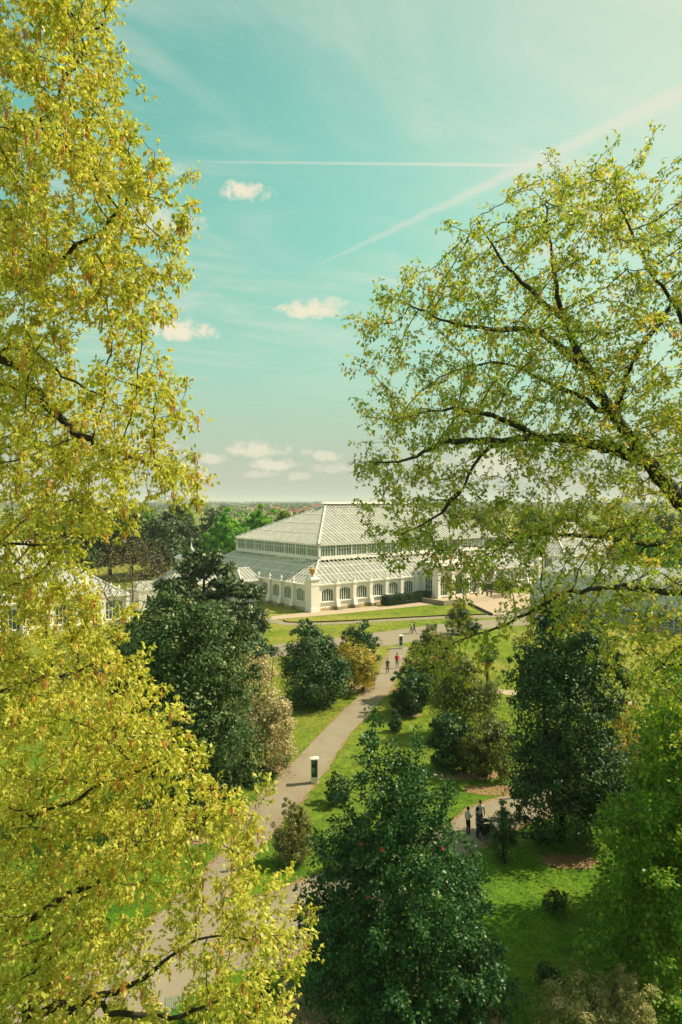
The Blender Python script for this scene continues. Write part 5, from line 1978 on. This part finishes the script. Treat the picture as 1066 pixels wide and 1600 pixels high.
# the wooded plain to the horizon: one mass
def far_wood():
    r = np.random.default_rng(123)
    lobes = []
    for (d0, d1, n, h, s) in ((280, 420, 90, 11, 5.5), (420, 800, 240, 11.5, 7), (800, 1600, 360, 12.5, 11), (1600, 3600, 420, 14, 24), (3600, 8000, 420, 15, 55)):
        d = r.uniform(d0, d1, n)
        x = r.uniform(-.62, .62, n) * d
        z = h * r.uniform(.45, .95, n)
        for k in range(n):
            lobes.append((x[k], d[k], z[k] * .55, s * r.uniform(.6, 1.4), s * r.uniform(.6, 1.2), z[k] * .5))
    lb = np.array(lobes)
    n = len(lb) * 28
    k = r.integers(0, len(lb), n)
    dd = unit(r.normal(0, 1, (n, 3)))
    pos = lb[k, :3] + dd * lb[k, 3:] * r.uniform(.7, 1.05, n)[:, None]
    sz = np.clip(lb[k, 3] * .32, 1.2, 16) * r.uniform(.6, 1.3, n)
    nr = dd + r.normal(0, .4, (n, 3)) + np.array([0, 0, .4])
    ax = np.cross(nr, r.normal(0, 1, (n, 3)))
    ax[:, 2] *= .3
    cv = r.normal(.5, .22, len(lb))
    ok = pos[:, 2] > .2
    v, f, va = leaf_geo(pos[ok], ax[ok], nr[ok], sz[ok], sz[ok] * .7, np.clip(cv[k][ok] + r.normal(0, .12, ok.sum()), 0, 1))
    o = put('far_woodland', np_mesh('far_woodland', v, f, M['farwood'], va))
    tag(o, 'hazy belts of distant woodland running to the horizon', 'woodland', kind='stuff')


far_wood()


# distant houses and tower blocks
M['brick'] = plain('brick_wall', (.38, .24, .16), .9, .1, vary=.2, scale=.2)
M['tile'] = plain('roof_tile', (.30, .15, .10), .9, .1, vary=.2, scale=.3)
M['render'] = plain('pale_render', (.55, .50, .42), .9, .1, vary=.1, scale=.2)
M['pane'] = plain('dark_pane', (.05, .06, .06), .2, .5)


def far_house(px, d, w, h, mat, lab, rz):
    p = at(px, HORIZON, d)
    root = thing('far_house', lab, 'house', (p.x, p.y, 0), rz, 'distant houses among the trees')
    dp = w * .6
    MB().box(-w / 2, w / 2, -dp / 2, dp / 2, 0, h).build('wall', M[mat], root)
    r = MB()
    rh = dp * .45
    for s in (-1, 1):
        r.poly([(-w / 2 - .4, s * (dp / 2 + .4), h - .2), (w / 2 + .4, s * (dp / 2 + .4), h - .2), (w / 2 + .4, 0, h + rh), (-w / 2 - .4, 0, h + rh)][::s])
    for x in (-w / 2, w / 2):
        r.poly([(x, -dp / 2, h - .01), (x, dp / 2, h - .01), (x, 0, h + rh - .2)], 1)
    rr_ = r.build('roof', [M['tile'], M[mat]], root)
    MB().box(w * .2, w * .2 + 1, -.5, .5, h + rh * .4, h + rh + 1.5).build('chimney', M['brick'], rr_)
    for k in range(4):
        x = -w / 2 + w * (k + .5) / 4
        MB().box(x - .6, x + .6, -dp / 2 - .05, -dp / 2 + .02, h * .55, h * .8).build('window', M['pane'], root)


houses = [(448, 720, 11, 6.5, 'render'), (458, 780, 12, 7, 'brick'), (468, 830, 10, 7, 'render'), (476, 760, 13, 7, 'brick'), (484, 900, 11, 8, 'render'), (430, 940, 13, 8, 'brick'), (520, 960, 12, 8, 'render'), (405, 1040, 14, 8, 'brick'), (545, 900, 12, 8, 'brick'), (495, 1200, 16, 9, 'brick')]
hl = ['pale rendered house nearest the glasshouse hip on the skyline', 'brick house with red roof beyond the bright chestnuts', 'pale house with tiled roof left of the ridge end', 'long brick house behind the glasshouse hip', 'pale distant house close beside the ridge lantern',
      'brick house farther left on the skyline', 'pale house behind the roof ridge', 'wide brick house above the chestnut trees', 'brick house behind the ridge lantern', 'farthest large brick house left of the ridge finial']
for (px, d, w, h, m), lab in zip(houses, hl):
    far_house(px, d, w, h, m, lab, rng.uniform(-.5, .5))
tw_ = [(167, 5200, 60, 38), (176, 5400, 40, 52), (186, 5000, 70, 34), (197, 5600, 44, 48), (206, 5300, 90, 36), (255, 4300, 60, 44), (263, 4600, 40, 58), (270, 4400, 46, 50), (278, 4700, 40, 62), (286, 4500, 60, 42), (300, 5200, 80, 34)]
for i, (px, d, w, h) in enumerate(tw_):
    p = at(px, HORIZON, d)
    lab = 'faint pale tower block on the left horizon, %s of the row' % ['first', 'second', 'third', 'fourth', 'fifth', 'sixth', 'seventh', 'eighth', 'ninth', 'tenth', 'last'][i]
    root = thing('tower_block', lab, 'building', (p.x, p.y, 0), rng.uniform(-.4, .4), 'tower blocks on the horizon')
    MB().box(-w / 2, w / 2, -15, 15, 0, h).build('wall', M['render'], root)
    MB().box(-w / 6, w / 6, -5, 5, h, h + 5).build('roof_house', M['render'], root)
    bands = MB()
    for k in range(int(h / 6)):
        bands.box(-w / 2 + 2, w / 2 - 2, -15.2, -14.9, 4 + k * 6, 6.5 + k * 6)
    bands.build('window_bands', M['pane'], root)


# ------------------------------------------------------------------ sign posts
def sign_post(px, py, label, rz):
    p = gp(px, py)
    root = thing('sign_post', label, 'sign', p, rz, 'wayfinding posts along the path')
    h = 1.78
    MB().box(-.23, .23, -.19, .19, 0, h - .14).build('post', M['signwhite'], root)
    MB().box(-.30, .30, -.26, .26, 0, .05).build('base', M['stone'], root)
    c = MB()
    c.box(-.29, .29, -.25, .25, h - .14, h - .09)
    c.box(-.27, .27, -.23, .23, h - .09, h + .02, top=.18)
    c.build('cap', M['signwhite'], root)
    pn = MB().box(-.185, .185, -.203, -.191, .46, h - .20).build('panel', M['darkgreen'], root)
    t = MB()
    for z, w in ((1.48, .20), (1.40, .14), (1.05, .22), (1.00, .10), (.93, .24), (.88, .17), (.80, .22), (.75, .12)):
        x = -.15
        while x < -.15 + w:
            k = random.uniform(.02, .05)
            t.box(x, x + k, -.207, -.2035, z, z + .025)
            x += k + .014
    t.build('lettering', M['lettering'], pn, kind='stuff')


sign_post(491, 1226, 'white wayfinding post with dark green panel on the near path edge', R(4))
sign_post(627, 1014, 'white wayfinding post with dark panel at the far path junction', R(-6))

# green netting round the small bed, lower left
nb = gp(325, 1592)
root = thing('net_fence', 'low turquoise-green netting fence under the oak sprays at bottom left', 'fence', nb, R(8))
for i in range(6):
    MB().tube([(i * .62 - 1.6, 0, 0), (i * .62 - 1.6, 0, .75)], .018, 6).build('stake', M['net'], root)
g_ = MB()
for k in range(10):
    z = .04 + k * .075
    pts = [(-1.6 + 3.1 * t, .03 * math.sin(t * 19 + k), z + .02 * math.sin(t * 11 + k * .7)) for t in np.linspace(0, 1, 22)]
    g_.tube(pts, .006, 3, cap=False)
for k in range(44):
    x = -1.6 + 3.1 * k / 43
    g_.tube([(x, .02, .04), (x + .01, .0, .4), (x, .02, .73)], .006, 3, cap=False)
g_.build('mesh', M['net'], root, kind='stuff')


# ------------------------------------------------------------------ people
CL = {}


def cloth(col, rough=.85):
    k = tuple(col)
    if k not in CL:
        CL[k] = plain('cloth', col, rough, .2, vary=.15, scale=8)
    return CL[k]


SKIN, DARKSKIN = plain('skin', (.52, .30, .19), .55, .35, vary=.08, scale=12), plain('brown_skin', (.24, .12, .07), .55, .35, vary=.08, scale=12)
EYE = plain('eye', (.03, .025, .02), .3, .5)


def person(label, px=None, py=None, loc=None, h=1.72, face=0.0, top=(.1, .1, .12), legs=(.04, .05, .07), hair=(.03, .02, .015), skin=SKIN, walk=0.0, arms='down', sleeves='short', short=False, longhair=False, hat=None, bag=None, shoes=(.05, .04, .035), wide=1.0):
    p = gp(px, py) if loc is None else Vector(loc)
    root = thing('person', label, 'person', (p.x, p.y, 0), face)
    w = walk
    J, Eg, rad, part = [], [], [], []

    def add(pt, r, parent=None, tg=None):
        J.append(pt)
        rad.append(r)
        if parent is not None:
            Eg.append((parent, len(J) - 1))
            part.append(tg)
        return len(J) - 1
    pel = add((0, 0, .525), (.082 * wide, .062))
    bel = add((0, .004, .60), (.074 * wide, .056), pel, 'top')
    che = add((0, .004, .715), (.088 * wide, .060), bel, 'top')
    nk0 = add((0, -.004, .80), (.060, .045), che, 'top')
    nk = add((0, .002, .845), (.030, .030), nk0, 'skin')
    hd = add((0, .010, .875), (.030, .034), nk, 'skin')
    hands = []
    for s in (-1, 1):
        sh = add((s * .105 * wide, -.004, .792), (.036, .036), nk0, 'top')
        if arms == 'push':
            el, wr, ha = (s * .125, .05, .665), (s * .10, .165, .60), (s * .10, .20, .595)
        elif arms == 'bent' and s == 1:
            el, wr, ha = (s * .135, .01, .66), (s * .06, .12, .66), (s * .045, .145, .67)
        else:
            k = -s * w * .6
            el, wr, ha = (s * .138, -.012 + k * .25, .650), (s * .146, .02 + k * .7, .525), (s * .146, .03 + k * .85, .490)
        e_ = add(el, (.027, .027), sh, 'top')
        w_ = add(wr, (.020, .020), e_, 'top' if sleeves == 'long' else 'skin')
        h_ = add(ha, (.024, .017), w_, 'skin')
        hands.append((Vector(wr), Vector(ha)))
    for s in (-1, 1):
        k = s * w
        hp = add((s * .052, 0, .485), (.056, .056), pel, 'legs')
        kn = add((s * .056, .02 + k * .32, .285), (.038, .040), hp, 'legs')
        an = add((s * .056, -.015 + k, .05 + max(0, -k) * .25), (.025, .027), kn, 'skin' if short else 'legs')
        to = add((s * .062, .055 + k, .022), (.024, .018), an, 'shoes')
    me = bpy.data.meshes.new('body')
    me.from_pydata([tuple(x * h for x in j) for j in J], Eg, [])
    o = bpy.data.objects.new('body', me)
    COL.objects.link(o)
    o.modifiers.new('skin', 'SKIN')
    for i, sv in enumerate(me.skin_vertices[0].data):
        sv.radius = (rad[i][0] * h, rad[i][1] * h)
        sv.use_root = (i == 0)
    ss = o.modifiers.new('sub', 'SUBSURF')
    ss.levels = ss.render_levels = 1
    dg = bpy.context.evaluated_depsgraph_get()
    bm = bmesh.new()
    bm.from_mesh(o.evaluated_get(dg).to_mesh())
    bpy.data.objects.remove(o)
    names = ['top', 'legs', 'skin', 'shoes', 'eye']
    A = np.array([J[a] for a, b in Eg]) * h
    B = np.array([J[b] for a, b in Eg]) * h
    for f in bm.faces:
        c = np.array(f.calc_center_median())
        t = np.clip(((c - A) * (B - A)).sum(1) / ((B - A) ** 2).sum(1), 0, 1)
        q = A + (B - A) * t[:, None]
        i = int(((c - q) ** 2).sum(1).argmin())
        tg = part[i]
        if tg == 'top' and c[2] < .535 * h and abs(c[0]) < .11 * h:
            tg = 'legs'
        f.material_index = names.index(tg)
        f.smooth = True
    # head with nose, ears and eyes; five fingers on each hand, in the same mesh
    n0 = len(bm.faces)

    def ball(c, r3, mi, u=12, v=8, rot=None):
        m = Matrix.Translation(Vector(c) * h) @ Matrix.Diagonal((r3[0] * h, r3[1] * h, r3[2] * h, 1))
        res = bmesh.ops.create_uvsphere(bm, u_segments=u, v_segments=v, radius=1, matrix=m)
        for f in {f for vv in res['verts'] for f in vv.link_faces}:
            f.material_index = mi
            f.smooth = True
    ball((0, .012, .932), (.046, .056, .066), 2)
    ball((0, .030, .905), (.034, .036, .034), 2, 8, 6)
    ball((0, .070, .925), (.009, .012, .015), 2, 6, 4)
    for s in (-1, 1):
        ball((s * .047, .010, .928), (.006, .012, .018), 2, 6, 4)
        ball((s * .018, .063, .938), (.006, .004, .004), 4, 6, 4)
    ball((0, .064, .898), (.015, .004, .003), 4, 6, 4)
    fm = MB()
    for (wr, ha), s in zip(hands, (-1, 1)):
        d = (ha - wr).normalized()
        side = Vector((0, 1, 0)) if abs(d.z) > .6 else Vector((1, 0, 0))
        curl = Vector((-s, 0, 0)) if abs(d.z) > .6 else Vector((0, 0, -1))
        for k, L in enumerate((.040, .046, .043, .034)):
            b0 = ha + side * (k - 1.5) * .0105
            fm.tube([b0 * h, (b0 + d * L * .55 + curl * .004) * h, (b0 + d * L * .9 + curl * .017) * h], [.0056 * h, .005 * h, .0038 * h], 5)
        b0 = wr.lerp(ha, .55) + side * .018
        fm.tube([b0 * h, (b0 + side * .013 + d * .018) * h, (b0 + side * .012 + d * .036 + curl * .006) * h], [.0062 * h, .0055 * h, .004 * h], 5)
    fme = fm.mesh('fingers', SKIN)
    n1 = len(bm.faces)
    bm.from_mesh(fme)
    bm.faces.ensure_lookup_table()
    for f in bm.faces[n1:]:
        f.material_index = 2
        f.smooth = True
    bpy.data.meshes.remove(fme)
    out_me = bpy.data.meshes.new('body')
    bm.to_mesh(out_me)
    bm.free()
    for m in (cloth(top), cloth(legs), skin, cloth(shoes), EYE):
        out_me.materials.append(m)
    body = put('body', out_me, root)
    # hair: a cap open over the face
    hm = bmesh.new()
    bmesh.ops.create_uvsphere(hm, u_segments=14, v_segments=10, radius=1, matrix=Matrix.Translation((0, .004 * h, .940 * h)) @ Matrix.Diagonal((.053 * h, .062 * h, .070 * h, 1)))
    cut = [f for f in hm.faces if (f.calc_center_median().y > .022 * h and f.calc_center_median().z < .962 * h) or f.calc_center_median().z < (.84 if longhair else .905) * h]
    bmesh.ops.delete(hm, geom=cut, context='FACES')
    if longhair:
        bmesh.ops.create_uvsphere(hm, u_segments=10, v_segments=8, radius=1, matrix=Matrix.Translation((0, -.030 * h, .865 * h)) @ Matrix.Diagonal((.05 * h, .032 * h, .085 * h, 1)))
    for f in hm.faces:
        f.smooth = True
    hme = bpy.data.meshes.new('hair')
    hm.to_mesh(hme)
    hm.free()
    hme.materials.append(cloth(hair))
    put('hair', hme, root)
    if hat:
        MB().lathe([(.085, .955), (.083, .962), (.058, .962), (.058, .985), (.045, 1.012), (0, 1.02)], 14).build('hat', cloth(hat), root, smooth=True, scale=(h, h, h))
    if bag:
        MB().box(-.085, .085, -.15, -.062, .60, .80, top=.82).build('backpack', cloth(bag), root, scale=(h, h, h))
    return root


TO_CAM = math.pi
# group on the branch path
person('woman in white top and black trousers standing left of the pram', 733, 1308, h=1.60, face=R(-60), top=(.62, .58, .48), legs=(.012, .012, .014), skin=SKIN, arms='bent', hair=(.02, .014, .01))
person('man in slate grey t-shirt and trousers pushing the black pram', 748, 1314, h=1.76, face=R(-78), top=(.045, .06, .075), legs=(.03, .04, .05), arms='push', hair=(.015, .012, .01))
person('person in white shirt standing behind the man with the pram', 752, 1299, h=1.66, face=R(170), top=(.62, .66, .66), legs=(.10, .10, .12), hair=(.015, .012, .01))
person('person with long dark hair and green clothes beside the sapling, facing the pram', 788, 1310, h=1.62, face=R(60), top=(.02, .08, .05), legs=(.03, .05, .04), longhair=True, sleeves='long')
person('person in a red hat half hidden by the dark evergreen column', 819, 1249, h=1.70, face=R(20), top=(.10, .11, .12), legs=(.03, .04, .08), hat=(.60, .12, .08), sleeves='long')
# on the main path
person('person in dark clothes walking alone on the path, nearest the camera', 606, 1053, h=1.66, face=R(170), top=(.03, .04, .04), legs=(.16, .17, .15), walk=.10)
person('person in red top walking on the path behind the dark-clothed walker', 621, 1045, h=1.74, face=R(-15), top=(.62, .04, .05), legs=(.22, .21, .17), walk=.10, bag=(.45, .03, .04))
person('walker in pale blue shirt beside a dark-clothed companion at the junction', 643, 990.5, h=1.76, face=R(-80), top=(.45, .58, .56), legs=(.04, .045, .05), walk=.14)
person('walker in all dark clothes striding beside the pale blue shirt', 647.5, 991, h=1.76, face=R(-85), top=(.015, .018, .022), legs=(.03, .035, .05), walk=.20, sleeves='long')
person('person in brown top and turquoise shorts partly behind the olive tree', 666, 1002, h=1.72, face=R(175), top=(.30, .10, .06), legs=(.05, .42, .50), walk=.08, short=True)
person('person in a white hat behind the turquoise shorts', 669, 991, h=1.72, face=R(180), top=(.22, .20, .19), legs=(.08, .08, .09), hat=(.70, .68, .62), walk=.08)
person('person in black top right of the white hat near the golden-crowned bush', 681, 991, h=1.70, face=R(175), top=(.015, .018, .02), legs=(.30, .30, .28), walk=.10, sleeves='long')
# by the entrance
for (px, py, tp, lab, f) in ((762, 936, (.02, .05, .04), 'dark-clothed visitor standing near the hedge by the entrance, left of two', 20), (768, 935.5, (.02, .04, .035), 'dark-clothed visitor standing near the hedge by the entrance, right of two', -40), (755, 933, (.25, .24, .22), 'visitor in grey top by the terrace steps', 60)):
    person(lab, px, py, h=1.74, face=R(f), top=tp, legs=(.02, .03, .03), sleeves='long')
person('person in teal jacket pausing on the path before the metal greenhouse', 807, 966, h=1.76, face=R(140), top=(.04, .30, .26), legs=(.02, .025, .03), sleeves='long')
person('visitor in white top seen through leaves near the right oak', 1020, 1213, h=1.70, face=R(90), top=(.72, .66, .60), legs=(.05, .16, .40), sleeves='short')


# pram
def pram():
    p = gp(762, 1314)
    root = thing('pram', 'black pram with hood and chrome wheels pushed by the man in grey', 'pram', (p.x, p.y, 0), R(10))
    # local +x is forward
    wh = MB()
    ring = [(math.cos(t) * .15, 0, .15 + math.sin(t) * .15) for t in np.linspace(0, 2 * math.pi, 15)]
    wh.tube(ring, .02, 5, cap=False)
    tyre = wh.mesh('tyre', M['rubber'])
    hb = MB()
    for k in range(6):
        a = k * math.pi / 3
        hb.tube([(0, 0, .15), (math.cos(a) * .14, 0, .15 + math.sin(a) * .14)], .006, 4)
    hub = hb.mesh('spokes', M['metal'])
    for x in (-.33, .38):
        for y in (-.26, .26):
            w = put('wheel', tyre, root, (x, y, 0))
            put('spokes', hub, w)
    fr = MB()
    for y in (-.24, .24):
        fr.tube([(-.33, y, .15), (.05, y, .42), (.32, y, .72)], .014, 6)
        fr.tube([(.38, y, .15), (-.05, y, .46), (-.45, y, .98), (-.58, y, 1.03)], .014, 6)
    fr.tube([(-.58, -.24, 1.03), (-.60, 0, 1.04), (-.58, .24, 1.03)], .02, 6)
    fr.build('frame', M['metal'], root)
    s = MB()
    s.hexa([(-.38, -.22, .46), (.36, -.22, .42), (.36, .22, .42), (-.38, .22, .46), (-.46, -.24, .80), (.42, -.24, .66), (.42, .24, .66), (-.46, .24, .80)])
    s.hexa([(.1, -.2, .63), (.42, -.2, .6), (.42, .2, .6), (.1, .2, .63), (.1, -.21, .76), (.46, -.21, .68), (.46, .21, .68), (.1, .21, .76)])
    s.build('seat', M['black'], root)
    h = MB()
    rings = []
    for i in range(7):
        a = R(175 - i * 22)
        rings.append([(-.08 + math.cos(a) * .40, y, .74 + math.sin(a) * .40 * (1 - .25 * abs(y) / .25)) for y in (-.25, -.12, 0, .12, .25)])
    for r0, r1 in zip(rings, rings[1:]):
        for k in range(4):
            h.poly([r0[k], r0[k + 1], r1[k + 1], r1[k]])
    h.build('hood', M['black'], root, smooth=True)
    MB().box(-.25, .28, -.2, .2, .22, .34).build('basket', M['black'], root)


pram()

# tufts over the nearer lawns (after the path outlines exist)
v_, f_, a_v = tufts(40000)
o = put('grass', np_mesh('grass', v_, f_, M['grassblade'], a_v))
tag(o, 'short uneven grass tufts over the lawns', 'grass', kind='stuff')
# fallen leaves strewn on path edges and beds
r_ = np.random.default_rng(5)
pp = []
for line in (main_l, main_r, branch_t, branch_b):
    for p in line:
        if p.y > 24:
            for _ in range(16):
                pp.append((p.x + r_.normal(0, .28), p.y + r_.normal(0, .5), .03))
for (c, rx, ry) in bedn[:3] + bedn[7:]:
    c = gp(*c)
    for _ in range(700):
        t, q = r_.uniform(0, 6.28), math.sqrt(r_.random())
        pp.append((c.x + rx * q * math.cos(t), c.y + ry * q * math.sin(t), .03))
pp = np.array(pp)
k = len(pp)
v_, f_, a_v = leaf_geo(pp, r_.normal(0, 1, (k, 3)) * [1, 1, .25], r_.normal(0, .3, (k, 3)) + [0, 0, 1], r_.uniform(.05, .10, k), r_.uniform(.03, .06, k), r_.random(k))
M['drylitter'] = leaf_mat('dry_leaf', [(0, (.22, .10, .05)), (.6, (.42, .22, .11)), (1, (.58, .38, .20))], .1)
o = put('fallen_leaves', np_mesh('fallen_leaves', v_, f_, M['drylitter'], a_v))
tag(o, 'dry brown fallen leaves along path edges and under shrubs', 'leaves', kind='stuff')

# daisies dotted over the near grass
r_ = np.random.default_rng(8)
k = 2600
px_, dd_ = r_.uniform(330, 960, k), r_.uniform(26, 70, k)
keep = np.ones(k, bool)
dp = np.c_[(px_ - CX) / FPX * dd_, dd_, np.full(k, .06)]
for pl in (ribbon(main_l, main_r), ribbon(branch_t, branch_b), ribbon(cross_t, cross_b)):
    keep &= ~inside(dp[:, :2], np.array([(q.x, q.y) for q in pl]))
keep &= np.sin(dp[:, 0] * .9) + np.sin(dp[:, 1] * .6 + 1) > .1
dp = dp[keep]
k = len(dp)
v_, f_, a_v = leaf_geo(dp, r_.normal(0, 1, (k, 3)) * [1, 1, .1], np.tile([0, 0, 1.0], (k, 1)), np.full(k, .035), np.full(k, .035), r_.random(k))
o = put('daisies', np_mesh('daisies', v_, f_, M['signwhite'], a_v))
tag(o, 'tiny white daisies dotted through the near grass', 'flowers', kind='stuff')


# ------------------------------------------------------------------ the air
def haze():
    m, g = new_mat('haze')
    pv = g.t.nodes.new('ShaderNodeVolumePrincipled')
    pv.inputs['Color'].default_value = (.92, .95, .90, 1)
    pv.inputs['Density'].default_value = HAZE_DENSITY
    pv.inputs['Anisotropy'].default_value = 0.0
    o = g.t.nodes.new('ShaderNodeOutputMaterial')
    g.t.links.new(pv.outputs[0], o.inputs['Volume'])
    b = MB().box(-GR - 200, GR + 200, -500, GR + 300, -1.0, 90.0)
    h = b.build('haze', m, kind='stuff')
    tag(h, 'thin pale haze lying over the plain toward the horizon', 'haze')


HAZE_DENSITY = 0.00016
haze()
